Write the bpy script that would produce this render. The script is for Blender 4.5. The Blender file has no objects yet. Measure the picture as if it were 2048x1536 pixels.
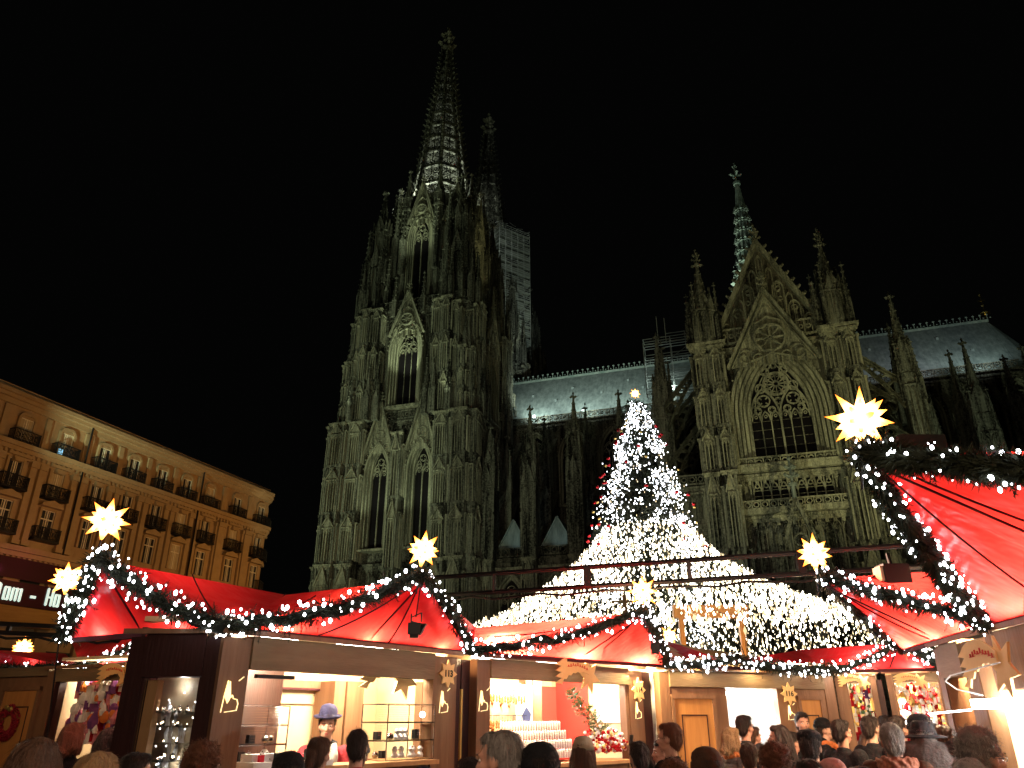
import bpy, math, random
import numpy as np
from math import sin, cos, pi, radians, sqrt
from mathutils import Vector, Matrix
random.seed(7)
SC = bpy.context.scene
COL = SC.collection

# ------------------------------------------------------------------ camera
cam_d = bpy.data.cameras.new("camera")
cam = bpy.data.objects.new("camera", cam_d)
COL.objects.link(cam)
cam.location = (0, 0, 1.75)
cam.rotation_euler = (radians(90 + 24.0), 0, 0)
cam_d.sensor_fit = 'HORIZONTAL'
cam_d.sensor_width = 36.0
cam_d.lens = 36.0 * 1510.0 / 2048.0
cam_d.clip_start = 0.05
cam_d.clip_end = 3000
SC.camera = cam

# ------------------------------------------------------------------ world: a black winter night
world = bpy.data.worlds.new("World")
SC.world = world
world.use_nodes = True
wn = world.node_tree.nodes
wl = world.node_tree.links
bgn = wn["Background"]
sky = wn.new("ShaderNodeTexSky")
sky.sky_type = 'NISHITA'
sky.sun_disc = False
sky.sun_elevation = radians(-9)
sky.sun_rotation = radians(250)
addc = wn.new("ShaderNodeMix"); addc.data_type = 'RGBA'; addc.blend_type = 'ADD'
addc.inputs[0].default_value = 1.0
wl.new(sky.outputs[0], addc.inputs[6])
addc.inputs[7].default_value = (0.016, 0.017, 0.016, 1)
wl.new(addc.outputs[2], bgn.inputs[0])
bgn.inputs[1].default_value = 0.06

SC.view_settings.view_transform = 'Standard'
SC.view_settings.look = 'None'
SC.view_settings.exposure = 0.0
SC.view_settings.gamma = 1.0
SC.view_settings.use_curve_mapping = False
cy = SC.cycles
cy.use_denoising = True
try:
    cy.denoiser = 'OPENIMAGEDENOISE'
    cy.denoising_input_passes = 'RGB_ALBEDO_NORMAL'
except Exception:
    pass
cy.max_bounces = 6
cy.diffuse_bounces = 3
cy.glossy_bounces = 3
cy.transmission_bounces = 4
cy.transparent_max_bounces = 8
cy.sample_clamp_indirect = 3.0
cy.caustics_reflective = False
cy.caustics_refractive = False
cy.use_light_tree = True

# ------------------------------------------------------------------ lamps
# cathedral frame: x east, y north; the camera stands at (72.5, -136) heading 18.3 deg west of north
CANG = -radians(18.3)
def c2w(x, y, z=0.0):
    dx, dy = x - 72.5, y + 136.0
    return Vector((dx * cos(CANG) - dy * sin(CANG), dx * sin(CANG) + dy * cos(CANG), z))
def spot(name, loc, target, power, color, size=60, blend=0.6, rad=0.3):
    l = bpy.data.lights.new(name, 'SPOT')
    l.energy = power; l.color = color; l.spot_size = radians(size); l.spot_blend = blend
    l.shadow_soft_size = rad
    o = bpy.data.objects.new(name, l); COL.objects.link(o)
    o.location = loc
    o.rotation_euler = (Vector(target) - Vector(loc)).to_track_quat('-Z', 'Y').to_euler()
    return o
def point(name, loc, power, color, rad=0.05):
    l = bpy.data.lights.new(name, 'POINT')
    l.energy = power; l.color = color; l.shadow_soft_size = rad
    o = bpy.data.objects.new(name, l); COL.objects.link(o); o.location = loc
    return o
GRN = (0.82, 1.0, 0.64)
YEL = (0.98, 0.93, 0.44)
CYA = (0.62, 0.95, 1.0)
# floodlights on the roofs round the square, as at the real cathedral
spot("floodlight", c2w(20, -100, 16), c2w(17, -24, 70), 17000, GRN, 50, 0.8)
spot("floodlight", c2w(-8, -68, 3), c2w(14, -26, 66), 34000, GRN, 75, 0.8)
spot("floodlight", c2w(38, -72, 3), c2w(20, -26, 58), 15000, GRN, 75, 0.8)
spot("floodlight", c2w(92, -70, 3), c2w(77, -41, 48), 22000, YEL, 62, 0.8)
spot("floodlight", c2w(58, -72, 3), c2w(77, -41, 44), 8000, GRN, 62, 0.8)
spot("floodlight", c2w(77, -105, 15), c2w(77, -40, 50), 9000, YEL, 44, 0.8)
spot("floodlight", c2w(112, -62, 3), c2w(103, -20, 44), 15000, GRN, 60, 0.8)
spot("floodlight", c2w(45, -95, 12), c2w(45, -24, 24), 8000, (1.0, 0.85, 0.6), 80, 0.8)

# ------------------------------------------------------------------ helpers
def P(px):
    return px
class MB:
    """collects shapes, then links them as ONE mesh object"""
    def __init__(self):
        self.v = []; self.f = []; self.m = []; self.mi = 0
    def add(self, vs, fs):
        n = len(self.v)
        self.v += [tuple(p) for p in vs]
        for q in fs:
            self.f.append(tuple(i + n for i in q)); self.m.append(self.mi)
    def box(self, x0, x1, y0, y1, z0, z1):
        self.add([(x0,y0,z0),(x1,y0,z0),(x1,y1,z0),(x0,y1,z0),(x0,y0,z1),(x1,y0,z1),(x1,y1,z1),(x0,y1,z1)],
                 [(0,3,2,1),(4,5,6,7),(0,1,5,4),(1,2,6,5),(2,3,7,6),(3,0,4,7)])
    def hexa(self, p):
        self.add(p, [(0,3,2,1),(4,5,6,7),(0,1,5,4),(1,2,6,5),(2,3,7,6),(3,0,4,7)])
    def prism(self, n, cx, cy_, r0, r1, z0, z1, rot=0.0):
        vs = []
        for r, z in ((r0, z0), (r1, z1)):
            for i in range(n):
                a = rot + 2 * pi * i / n
                vs.append((cx + r * cos(a), cy_ + r * sin(a), z))
        fs = [(i, (i+1) % n, n + (i+1) % n, n + i) for i in range(n)]
        fs.append(tuple(range(n-1, -1, -1))); fs.append(tuple(range(n, 2*n)))
        self.add(vs, fs)
    def lathe(self, n, c, prof, axis='z'):
        """prof: list of (r, z)"""
        vs = []; m = len(prof)
        for r, z in prof:
            for i in range(n):
                a = 2 * pi * i / n
                vs.append((c[0] + r * cos(a), c[1] + r * sin(a), c[2] + z))
        fs = []
        for k in range(m-1):
            for i in range(n):
                fs.append((k*n+i, k*n+(i+1) % n, (k+1)*n+(i+1) % n, (k+1)*n+i))
        fs.append(tuple(range(n-1, -1, -1))); fs.append(tuple((m-1)*n+i for i in range(n)))
        self.add(vs, fs)
    def bar(self, p, q, w, h=None, up=(0, 0, 1)):
        h = w if h is None else h
        p = Vector(p); q = Vector(q); d = (q - p)
        if d.length < 1e-6: return
        d.normalize(); u = Vector(up)
        s = d.cross(u)
        if s.length < 1e-4: s = d.cross(Vector((0, 1, 0)))
        s.normalize(); t = s.cross(d)
        s *= w / 2; t *= h / 2
        self.add([p-s-t, p+s-t, p+s+t, p-s+t, q-s-t, q+s-t, q+s+t, q-s+t],
                 [(0,3,2,1),(4,5,6,7),(0,1,5,4),(1,2,6,5),(2,3,7,6),(3,0,4,7)])
    def tube(self, pts, rads, n=6, closed=False):
        pts = [Vector(p) for p in pts]
        if not hasattr(rads, '__len__'): rads = [rads] * len(pts)
        vs = []; m = len(pts); prev = None
        for k, p in enumerate(pts):
            d = (pts[min(k+1, m-1)] - pts[max(k-1, 0)])
            if d.length < 1e-9: d = Vector((0, 0, 1))
            d.normalize()
            if prev is None:
                s = d.cross(Vector((0, 0, 1)))
                if s.length < 1e-3: s = d.cross(Vector((0, 1, 0)))
            else:
                s = prev - d * prev.dot(d)
            s.normalize(); prev = s; t = d.cross(s)
            for i in range(n):
                a = 2 * pi * i / n
                vs.append(p + (s * cos(a) + t * sin(a)) * rads[k])
        fs = []
        for k in range(m-1):
            for i in range(n):
                fs.append((k*n+i, k*n+(i+1) % n, (k+1)*n+(i+1) % n, (k+1)*n+i))
        fs.append(tuple(range(n-1, -1, -1))); fs.append(tuple((m-1)*n+i for i in range(n)))
        self.add(vs, fs)
    def ell(self, c, r, n=10, m=7, M=None):
        """ellipsoid; M optional 3x3 rotation"""
        vs = []
        for j in range(m+1):
            t = pi * j / m
            for i in range(n):
                a = 2 * pi * i / n
                p = Vector((r[0]*sin(t)*cos(a), r[1]*sin(t)*sin(a), r[2]*cos(t)))
                if M is not None: p = M @ p
                vs.append((c[0]+p.x, c[1]+p.y, c[2]+p.z))
        fs = []
        for j in range(m):
            for i in range(n):
                if j == 0: fs.append((0, (j+1)*n+i, (j+1)*n+(i+1) % n))
                elif j == m-1: fs.append((j*n+i, (j+1)*n, j*n+(i+1) % n))
                else: fs.append((j*n+i, (j+1)*n+i, (j+1)*n+(i+1) % n, j*n+(i+1) % n))
        self.add(vs, fs)
    def octa(self, c, r, rz=None):
        rz = rz or r
        x, y, z = c
        self.add([(x+r,y,z),(x-r,y,z),(x,y+r,z),(x,y-r,z),(x,y,z+rz),(x,y,z-rz)],
                 [(0,2,4),(2,1,4),(1,3,4),(3,0,4),(2,0,5),(1,2,5),(3,1,5),(0,3,5)])
    # ---- shapes laid out on a wall: fr = (origin, u direction, outward direction)
    def W(self, fr, u, v, d):
        o, U, N = fr
        return (o[0] + U[0]*u + N[0]*d, o[1] + U[1]*u + N[1]*d, o[2] + v)
    def fbox(self, fr, u0, u1, v0, v1, d0, d1):
        # a right-handed frame (u, v up, d outward): u x v = -(outward) handled by ordering
        w = lambda u, v, d: self.W(fr, u, v, d)
        self.hexa([w(u0,v0,d1), w(u1,v0,d1), w(u1,v0,d0), w(u0,v0,d0), w(u0,v1,d1), w(u1,v1,d1), w(u1,v1,d0), w(u0,v1,d0)])
    def fstrip(self, fr, inner, outer, d0, d1, cap=True):
        """solid band between two polylines (u,v) on the wall, from depth d0 to d1"""
        n = len(inner); vs = []
        for d in (d0, d1):
            for l in (inner, outer):
                vs += [self.W(fr, a, b, d) for a, b in l]
        A, B, Cc, D = 0, n, 2*n, 3*n
        fs = []
        for i in range(n-1):
            fs += [(Cc+i, Cc+i+1, D+i+1, D+i), (A+i, A+i+1, Cc+i+1, Cc+i), (D+i, D+i+1, B+i+1, B+i)]
        if cap:
            fs += [(A, Cc, D, B), (A+n-1, B+n-1, D+n-1, Cc+n-1)]
        self.add(vs, fs)
    def fpoly(self, fr, pts, d0, d1):
        n = len(pts)
        vs = [self.W(fr, a, b, d1) for a, b in pts] + [self.W(fr, a, b, d0) for a, b in pts]
        fs = [tuple(range(n)), tuple(range(2*n-1, n-1, -1))]
        fs += [(i, n+i, n+(i+1) % n, (i+1) % n) for i in range(n)]
        self.add(vs, fs)
    def fbar(self, fr, a, b, w, d0, d1):
        du, dv = b[0]-a[0], b[1]-a[1]; L = sqrt(du*du+dv*dv) or 1
        nu, nv = -dv/L*w/2, du/L*w/2
        self.fpoly(fr, [(a[0]+nu, a[1]+nv), (a[0]-nu, a[1]-nv), (b[0]-nu, b[1]-nv), (b[0]+nu, b[1]+nv)], d0, d1)
    def fring(self, fr, cu, cv, r, w, d0, d1, n=12):
        i_ = [(cu+(r-w/2)*cos(2*pi*k/n), cv+(r-w/2)*sin(2*pi*k/n)) for k in range(n+1)]
        o_ = [(cu+(r+w/2)*cos(2*pi*k/n), cv+(r+w/2)*sin(2*pi*k/n)) for k in range(n+1)]
        self.fstrip(fr, i_, o_, d0, d1, cap=False)
    def farch(self, fr, cu, hw, vs_, va, w, d0, d1, v0=None, n=6):
        """pointed arch band of inner half width hw, springing vs_, apex va, band width w outside it; jambs down to v0"""
        i_ = arch(cu, hw, vs_, va, n); o_ = arch(cu, hw + w, vs_, va + w * 1.25, n)
        if v0 is not None:
            i_ = [(cu-hw, v0)] + i_ + [(cu+hw, v0)]; o_ = [(cu-hw-w, v0)] + o_ + [(cu+hw+w, v0)]
        self.fstrip(fr, i_, o_, d0, d1)
    def mesh(self, name, mats, smooth=False):
        me = bpy.data.meshes.new(name)
        me.from_pydata(self.v, [], self.f)
        if not isinstance(mats, (list, tuple)): mats = [mats]
        for mt in mats: me.materials.append(mt)
        if len(mats) > 1: me.polygons.foreach_set('material_index', self.m)
        if smooth: me.polygons.foreach_set('use_smooth', [True] * len(me.polygons))
        me.update()
        return me
    def build(self, name, mats, parent=None, smooth=False, kind=None):
        return link(name, self.mesh(name, mats, smooth), parent, kind)

def arch(cu, hw, vs_, va, n=6):
    h = va - vs_
    R = (hw*hw + h*h) / (2*hw)
    amax = math.asin(min(1, h / R))
    if h > hw * 1.0001 or True:
        right = []
        for k in range(n+1):
            a = amax * k / n
            right.append((cu + hw - R + R*cos(a), vs_ + R*sin(a)))
        left = [(2*cu - a_, b_) for a_, b_ in right]
        return left[:-1] + right[::-1]
def link(name, data, parent=None, kind=None, loc=None):
    o = bpy.data.objects.new(name, data); COL.objects.link(o)
    if parent: o.parent = parent
    if kind: o['kind'] = kind
    if loc is not None: o.location = loc
    return o
def tag(o, label, cat, group=None):
    o['label'] = label; o['category'] = cat
    if group: o['group'] = group
    return o
def empty(name, loc, label=None, cat=None, group=None, rz=0.0):
    o = bpy.data.objects.new(name, None); COL.objects.link(o)
    o.location = loc; o.rotation_euler = (0, 0, rz); o.empty_display_size = 0.2
    if label: tag(o, label, cat, group)
    return o
def copy_tree(o, parent=None):
    kids = list(o.children)
    c = o.copy(); COL.objects.link(c); c.parent = parent
    for k in kids: copy_tree(k, c)
    return c

# ------------------------------------------------------------------ materials
def mat(name, col, rough=0.8, metal=0.0, noise=None, bump=0.0, bscale=20, emit=None, estr=0.0, stretch=None, spec=0.3, transl=None, amount=0.5, coords='Object'):
    m = bpy.data.materials.new(name); m.use_nodes = True
    N = m.node_tree.nodes; L = m.node_tree.links
    b = N["Principled BSDF"]
    b.inputs['Base Color'].default_value = (*col, 1)
    b.inputs['Roughness'].default_value = rough
    b.inputs['Metallic'].default_value = metal
    b.inputs['Specular IOR Level'].default_value = spec
    tc = N.new('ShaderNodeTexCoord'); mp = N.new('ShaderNodeMapping')
    L.new(tc.outputs[coords], mp.inputs[0])
    if stretch: mp.inputs['Scale'].default_value = stretch
    if noise:
        nz = N.new('ShaderNodeTexNoise'); nz.inputs['Scale'].default_value = noise[0]
        nz.inputs['Detail'].default_value = 6; nz.inputs['Roughness'].default_value = 0.65
        L.new(mp.outputs[0], nz.inputs['Vector'])
        cr = N.new('ShaderNodeValToRGB')
        cr.color_ramp.elements[0].position = 0.5 - 0.22; cr.color_ramp.elements[1].position = 0.5 + 0.22
        cr.color_ramp.elements[0].color = (*noise[1], 1); cr.color_ramp.elements[1].color = (*col, 1)
        L.new(nz.outputs[0], cr.inputs[0]); L.new(cr.outputs[0], b.inputs['Base Color'])
    if bump:
        n2 = N.new('ShaderNodeTexNoise'); n2.inputs['Scale'].default_value = bscale; n2.inputs['Detail'].default_value = 5
        L.new(mp.outputs[0], n2.inputs['Vector'])
        bp = N.new('ShaderNodeBump'); bp.inputs['Strength'].default_value = bump; bp.inputs['Distance'].default_value = 0.02
        L.new(n2.outputs[0], bp.inputs['Height']); L.new(bp.outputs[0], b.inputs['Normal'])
    if emit:
        b.inputs['Emission Color'].default_value = (*emit, 1); b.inputs['Emission Strength'].default_value = estr
    return m
def stone_mat(name, light, dark, scale=0.35, contrast=0.10, bumpd=0.25):
    """gothic sandstone: soot black with paler washed patches, vertical streaks, carved relief"""
    m = bpy.data.materials.new(name); m.use_nodes = True
    N = m.node_tree.nodes; L = m.node_tree.links; b = N["Principled BSDF"]
    b.inputs['Roughness'].default_value = 0.9; b.inputs['Specular IOR Level'].default_value = 0.15
    tc = N.new('ShaderNodeTexCoord')
    mp = N.new('ShaderNodeMapping'); mp.inputs['Scale'].default_value = (2.6, 2.6, 0.16)
    L.new(tc.outputs['Object'], mp.inputs[0])
    a = N.new('ShaderNodeTexNoise'); a.inputs['Scale'].default_value = scale; a.inputs['Detail'].default_value = 8; a.inputs['Roughness'].default_value = 0.7
    L.new(mp.outputs[0], a.inputs['Vector'])
    c = N.new('ShaderNodeTexNoise'); c.inputs['Scale'].default_value = scale*9; c.inputs['Detail'].default_value = 4; c.inputs['Roughness'].default_value = 0.75
    L.new(tc.outputs['Object'], c.inputs['Vector'])
    mx = N.new('ShaderNodeMath'); mx.operation = 'ADD'
    h = N.new('ShaderNodeMath'); h.operation = 'MULTIPLY'; h.inputs[1].default_value = 0.55
    L.new(c.outputs[0], h.inputs[0]); L.new(a.outputs[0], mx.inputs[0]); L.new(h.outputs[0], mx.inputs[1])
    r = N.new('ShaderNodeValToRGB'); e = r.color_ramp.elements
    e[0].position = 0.78 - contrast; e[0].color = (*dark, 1); e[1].position = 0.78 + contrast; e[1].color = (*light, 1)
    L.new(mx.outputs[0], r.inputs[0]); L.new(r.outputs[0], b.inputs['Base Color'])
    vo = N.new('ShaderNodeTexVoronoi'); vo.inputs['Scale'].default_value = 2.2; L.new(mp.outputs[0], vo.inputs['Vector'])
    bp = N.new('ShaderNodeBump'); bp.inputs['Strength'].default_value = 0.9; bp.inputs['Distance'].default_value = bumpd
    L.new(vo.outputs[0], bp.inputs['Height']); L.new(bp.outputs[0], b.inputs['Normal'])
    return m
M = {}
M['stone'] = stone_mat('sooty_sandstone', (0.33, 0.325, 0.26), (0.018, 0.017, 0.015))
M['stone_pale'] = stone_mat('washed_sandstone', (0.55, 0.53, 0.39), (0.09, 0.088, 0.07), 0.5, 0.16, 0.12)
M['stone_dark'] = stone_mat('blackened_sandstone', (0.24, 0.22, 0.17), (0.018, 0.016, 0.014))
M['void'] = mat('dark_window_glass', (0.012, 0.010, 0.012), 0.25, spec=0.5)
M['lead'] = mat('lead_roof', (0.34, 0.38, 0.35), 0.6, 0.0, noise=(1.3, (0.13, 0.155, 0.15)), bump=0.3, bscale=3, stretch=(1, 1, 0.3))
M['copper'] = mat('weathered_copper', (0.40, 0.44, 0.37), 0.6, 0.0, noise=(1.0, (0.12, 0.18, 0.15)))
M['gold'] = mat('gilded_metal', (0.8, 0.6, 0.2), 0.3, 1.0)
M['steel'] = mat('scaffold_steel', (0.45, 0.47, 0.44), 0.5, 0.3)
M['net'] = mat('scaffold_boards', (0.25, 0.27, 0.23), 0.9)
M['lamp_white'] = mat('floodlight_lens', (1, 1, 1), emit=(0.85, 1.0, 1.0), estr=8)
# ================================================================== CATHEDRAL
cath = empty('cathedral', c2w(0, 0, 0), 'huge dark gothic cathedral with twin openwork spires and a transept gable, floodlit green', 'cathedral', rz=CANG)
def FS(x, y): return ((x, y, 0), (1, 0), (0, -1))      # south facing wall, u runs east
def FE(x, y): return ((x, y, 0), (0, 1), (1, 0))
def FW(x, y): return ((x, y, 0), (0, -1), (-1, 0))
def FN(x, y): return ((x, y, 0), (-1, 0), (0, 1))
def frot(cx, cy_, r, ang):                              # wall at distance r from a centre, facing angle ang
    return ((cx + r*cos(ang), cy_ + r*sin(ang), 0), (-sin(ang), cos(ang)), (cos(ang), sin(ang)))

def finial(mb, c, z, s=1.0):
    """stone cross-flower: stem, knobs and two tiers of leaves"""
    x, y = c
    mb.prism(6, x, y, .16*s, .12*s, z, z+2.6*s)
    for zz, r in ((z+.9*s, .62*s), (z+1.75*s, .46*s)):
        for k in range(4):
            a = k*pi/2 + .4
            mb.octa((x+r*cos(a), y+r*sin(a), zz+.1*s), .22*s, .28*s)
            mb.bar((x, y, zz-.15*s), (x+r*cos(a), y+r*sin(a), zz), .16*s)
        mb.octa((x, y, zz), .3*s)
    mb.octa((x, y, z+2.7*s), .22*s, .4*s)
def pinnacle(mb, x, y, r, z0, z1, shaft=.4, n=4, rot=pi/4, crock=True):
    """square shaft with gablets, crocketed spirelet and finial"""
    h = z1-z0; zs = z0+h*shaft
    mb.prism(4, x, y, r*1.414, r*1.3, z0, zs, pi/4)
    for k in range(4):
        a = k*pi/2
        fr = frot(x, y, r*.96, a)
        mb.fpoly(fr, [(-r*.9, zs-r*.4), (r*.9, zs-r*.4), (0, zs+r*2.1)], -.1*r, .16*r)
        mb.fbox(fr, -r*.97, -r*.74, z0, zs, 0, .12*r); mb.fbox(fr, r*.74, r*.97, z0, zs, 0, .12*r)
        mb.fbox(fr, -r*.1, r*.1, z0, zs-r*.6, 0, .08*r)
    mb.prism(8, x, y, r*.95, .1*r+.04, zs, z1-.06*h, pi/8)
    if crock:
        m = max(3, int(h*.5/1.1))
        for j in range(1, m+1):
            t = j/(m+1); rr = r*.95*(1-t)+.1*r*t; zz = zs+(z1-.06*h-zs)*t
            for k in range(4):
                a = k*pi/2+pi/4
                mb.octa((x+(rr+.1)*cos(a), y+(rr+.1)*sin(a), zz), .13+.1*r*(1-t))
    zt = z1-.06*h
    s = max(.14, r*.28)
    for k in range(4):
        a = k*pi/2
        mb.octa((x+s*1.5*cos(a), y+s*1.5*sin(a), zt), s)
    mb.octa((x, y, zt), s*1.3); mb.octa((x, y, z1-s), s*.7, s*1.4)
def lancets(mb, fr, u0, u1, v0, v1, n, d, w=.14, dp=.16):
    """blind tracery: n narrow pointed panels"""
    s = (u1-u0)/n
    for i in range(n+1):
        mb.fbox(fr, u0+i*s-w/2, u0+i*s+w/2, v0, v1, d, d+dp)
    for i in range(n):
        c = u0+(i+.5)*s
        mb.farch(fr, c, s/2-w, v1-s*1.3, v1-s*.35, w*.8, d, d+dp, n=3)
    mb.fbox(fr, u0-w/2, u1+w/2, v1, v1+w*1.6, d, d+dp*1.5)
def balustrade(mb, fr, u0, u1, v, h, d, step=1.0):
    mb.fbox(fr, u0, u1, v+h-.18, v+h, d-.15, d+.15); mb.fbox(fr, u0, u1, v-.1, v+.14, d-.18, d+.18)
    n = max(1, int((u1-u0)/step)); s = (u1-u0)/n
    for i in range(n):
        c = u0+(i+.5)*s
        mb.fring(fr, c, v+h*.5, min(s, h)*.3, .13, d-.08, d+.08, 8)
        mb.fbox(fr, u0+i*s-.08, u0+i*s+.08, v, v+h, d-.1, d+.1)
def cornice(mb, fr, u0, u1, v, d, s=1.0):
    mb.fbox(fr, u0-.35*s, u1+.35*s, v, v+.3*s, d-.2, d+.55*s)
    mb.fbox(fr, u0-.18*s, u1+.18*s, v-.35*s, v, d-.2, d+.32*s)
    n = int((u1-u0)/.9)
    for i in range(n):
        c = u0+(i+.5)*(u1-u0)/n
        mb.fbox(fr, c-.2, c+.2, v-.75*s, v-.35*s, d-.1, d+.24*s)
def pier(fr, u0, u1, v0, v1, d, parent, steps=2, top=None, name='buttress', m='stone'):
    """gothic buttress: body, corner shafts, tiers of blind lancets with gablets, moulded cap"""
    mb = MB(); w = u1-u0; c = (u0+u1)/2
    mb.fbox(fr, u0, u1, v0, v1, -.3, d)
    for uu in (u0+.18, u1-.18):
        mb.fbox(fr, uu-.17, uu+.17, v0, v1-.2, d, d+.22)
    pr_ = mb.W(fr, u1, 0, 0); pl_ = mb.W(fr, u0, 0, 0)
    sideR = (pr_, fr[2], fr[1]); sideL = (pl_, fr[2], (-fr[1][0], -fr[1][1]))
    H = (v1-v0)/steps
    for k in range(steps):
        a, b = v0+k*H, v0+(k+1)*H
        hh = min(H*.3, 3.6)
        nn = max(2, int(w/.62))
        mb.mi = 1
        lancets(mb, fr, u0+.4, u1-.4, a+.5, b-hh, nn, d, .13, .34)
        if d > 1.2:
            for fs, e0 in ((sideR, .25), (sideL, .25)): lancets(mb, fs, e0, d-.1, a+.5, b-hh*.7, max(2, int(d/.7)), 0, .13, .3)
        # gablet over the panel
        mb.fbar(fr, (u0+.15, b-hh+.2), (c, b-.35), .2, d, d+.45)
        mb.fbar(fr, (u1-.15, b-hh+.2), (c, b-.35), .2, d, d+.45)
        mb.fpoly(fr, [(u0+.3, b-hh+.25), (u1-.3, b-hh+.25), (c, b-.6)], d, d+.2)
        mb.octa(mb.W(fr, c, b-.2, d+.3), .24, .45)
        for t in (.3, .6):
            for s in (-1, 1):
                mb.octa(mb.W(fr, c+s*(w/2-.15)*(1-t), b-hh+.25+(hh-.5)*t+.1, d+.3), .17)
        mb.mi = 0
        mb.fbox(fr, u0-.1, u1+.1, a, a+.45, 0, d+.3)
        # side panels
    if top is None:
        mb.mi = 1; cornice(mb, fr, u0, u1, v1-.3, d, .8)
    return mb.build(name, [M[m], M['stone_pale']], parent)
def gwindow(fr, cu, hw, v0, vs_, va, parent, lights=3, rings=3, depth=.9, rw=.42, rose=False, sill=True, bars=True):
    """pointed window: dark pane, mullions and tracery, stepped arch mouldings"""
    mb = MB()
    mb.mi = 2
    pts = [(cu-hw-.02, v0), (cu+hw+.02, v0)] + arch(cu, hw+.02, vs_, va, 6)[::-1]
    mb.fpoly(fr, pts, 0, .05)
    mb.mi = 1
    mw = max(.12, hw*.05)
    s = 2*hw/lights
    for i in range(1, lights):
        big = (i == lights/2)
        mb.fbox(fr, cu-hw+i*s-mw*(1.4 if big else .8)/2, cu-hw+i*s+mw*(1.4 if big else .8)/2, v0, vs_+(.3 if not big else .5), .06, .34 if big else .26)
    for i in range(lights):
        c = cu-hw+(i+.5)*s
        mb.farch(fr, c, s/2-mw*.9, vs_-s*.45, vs_+s*.45, mw*.9, .06, .26, n=4)
        mb.fring(fr, c, vs_-s*.02, s*.16, mw*.6, .07, .2, 6)
    H = va-vs_
    if rose:
        # two great sub-arches with quatrefoils, and a rose of twelve spokes above
        for sg in (-1, 1):
            c = cu+sg*hw/2
            mb.farch(fr, c, hw/2-mw, vs_, vs_+H*.47, mw*1.3, .06, .36, n=7)
            for (du, dv, rr) in ((0, .27, .27), (-.24, .10, .15), (.24, .10, .15)):
                foil(mb, fr, c+du*hw, vs_+dv*H, rr*hw*.8, mw)
        R = hw*.43; cv = vs_+H*.56
        mb.fring(fr, cu, cv, R, mw*1.4, .06, .38, 20)
        mb.fring(fr, cu, cv, R*.24, mw, .06, .34, 10)
        for k in range(12):
            a = 2*pi*k/12
            mb.fbar(fr, (cu+R*.27*cos(a), cv+R*.27*sin(a)), (cu+R*.95*cos(a), cv+R*.95*sin(a)), mw*.7, .07, .28)
            a += pi/12
            mb.fring(fr, cu+R*.8*cos(a), cv+R*.8*sin(a), R*.13, mw*.6, .07, .24, 6)
        for du, dv, rr in ((-.56, .50, .17), (.56, .50, .17), (-.32, .80, .14), (.32, .80, .14), (0, .90, .1), (-.78, .22, .13), (.78, .22, .13), (0, .25, .12)):
            foil(mb, fr, cu+du*hw, vs_+dv*H, rr*hw, mw)
        mb.farch(fr, cu, hw*.80, vs_+H*.06, vs_+H*.93, mw*.8, .06, .26, n=8)
    else:
        R = hw*.42
        foil(mb, fr, cu, vs_+H*.52, R, mw)
        for sg in (-1, 1):
            foil(mb, fr, cu+sg*hw*.48, vs_+H*.2, hw*.27, mw)
            mb.farch(fr, cu+sg*hw/2, hw/2-mw, vs_, vs_+H*.42, mw, .06, .3, n=5)
    if bars:
        mb.mi = 0
        k = v0+1.1
        while k < vs_-.3:
            mb.fbox(fr, cu-hw, cu+hw, k, k+.07, .05, .1); k += 1.15
    mb.mi = 1
    for k in range(rings):
        a = hw+k*rw
        mb.farch(fr, cu, a+.03, vs_, va+k*rw*1.25, rw*.7, 0, .2+depth*(k+1)/rings, v0=v0-.2, n=7)
        mb.farch(fr, cu, a+rw*.72, vs_, va+k*rw*1.25+rw*.9, rw*.26, 0, .05+depth*(k+.6)/rings, v0=v0-.2, n=7)
    # foliage studs round the outer arch
    o_ = arch(cu, hw+rings*rw+.12, vs_, va+rings*rw*1.25+.15, 8)
    for a, b in o_:
        mb.octa(mb.W(fr, a, b, depth+.2), .15)
    if sill:
        mb.fbox(fr, cu-hw-rings*rw, cu+hw+rings*rw, v0-.55, v0-.2, 0, depth+.35)
        mb.fbox(fr, cu-hw-.3, cu+hw+.3, v0-.2, v0, 0, depth)
    return mb.build('window', [M['stone_dark'], M['stone_pale'], M['void']], parent)
def foil(mb, fr, cu, cv, r, mw):
    """quatrefoil in a ring"""
    mb.fring(fr, cu, cv, r, mw*.9, .06, .3, 12)
    for k in range(4):
        a = pi/4+k*pi/2
        mb.fbar(fr, (cu+r*cos(a), cv+r*sin(a)), (cu+r*.45*cos(a), cv+r*.45*sin(a)), mw*.75, .07, .26)
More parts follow.
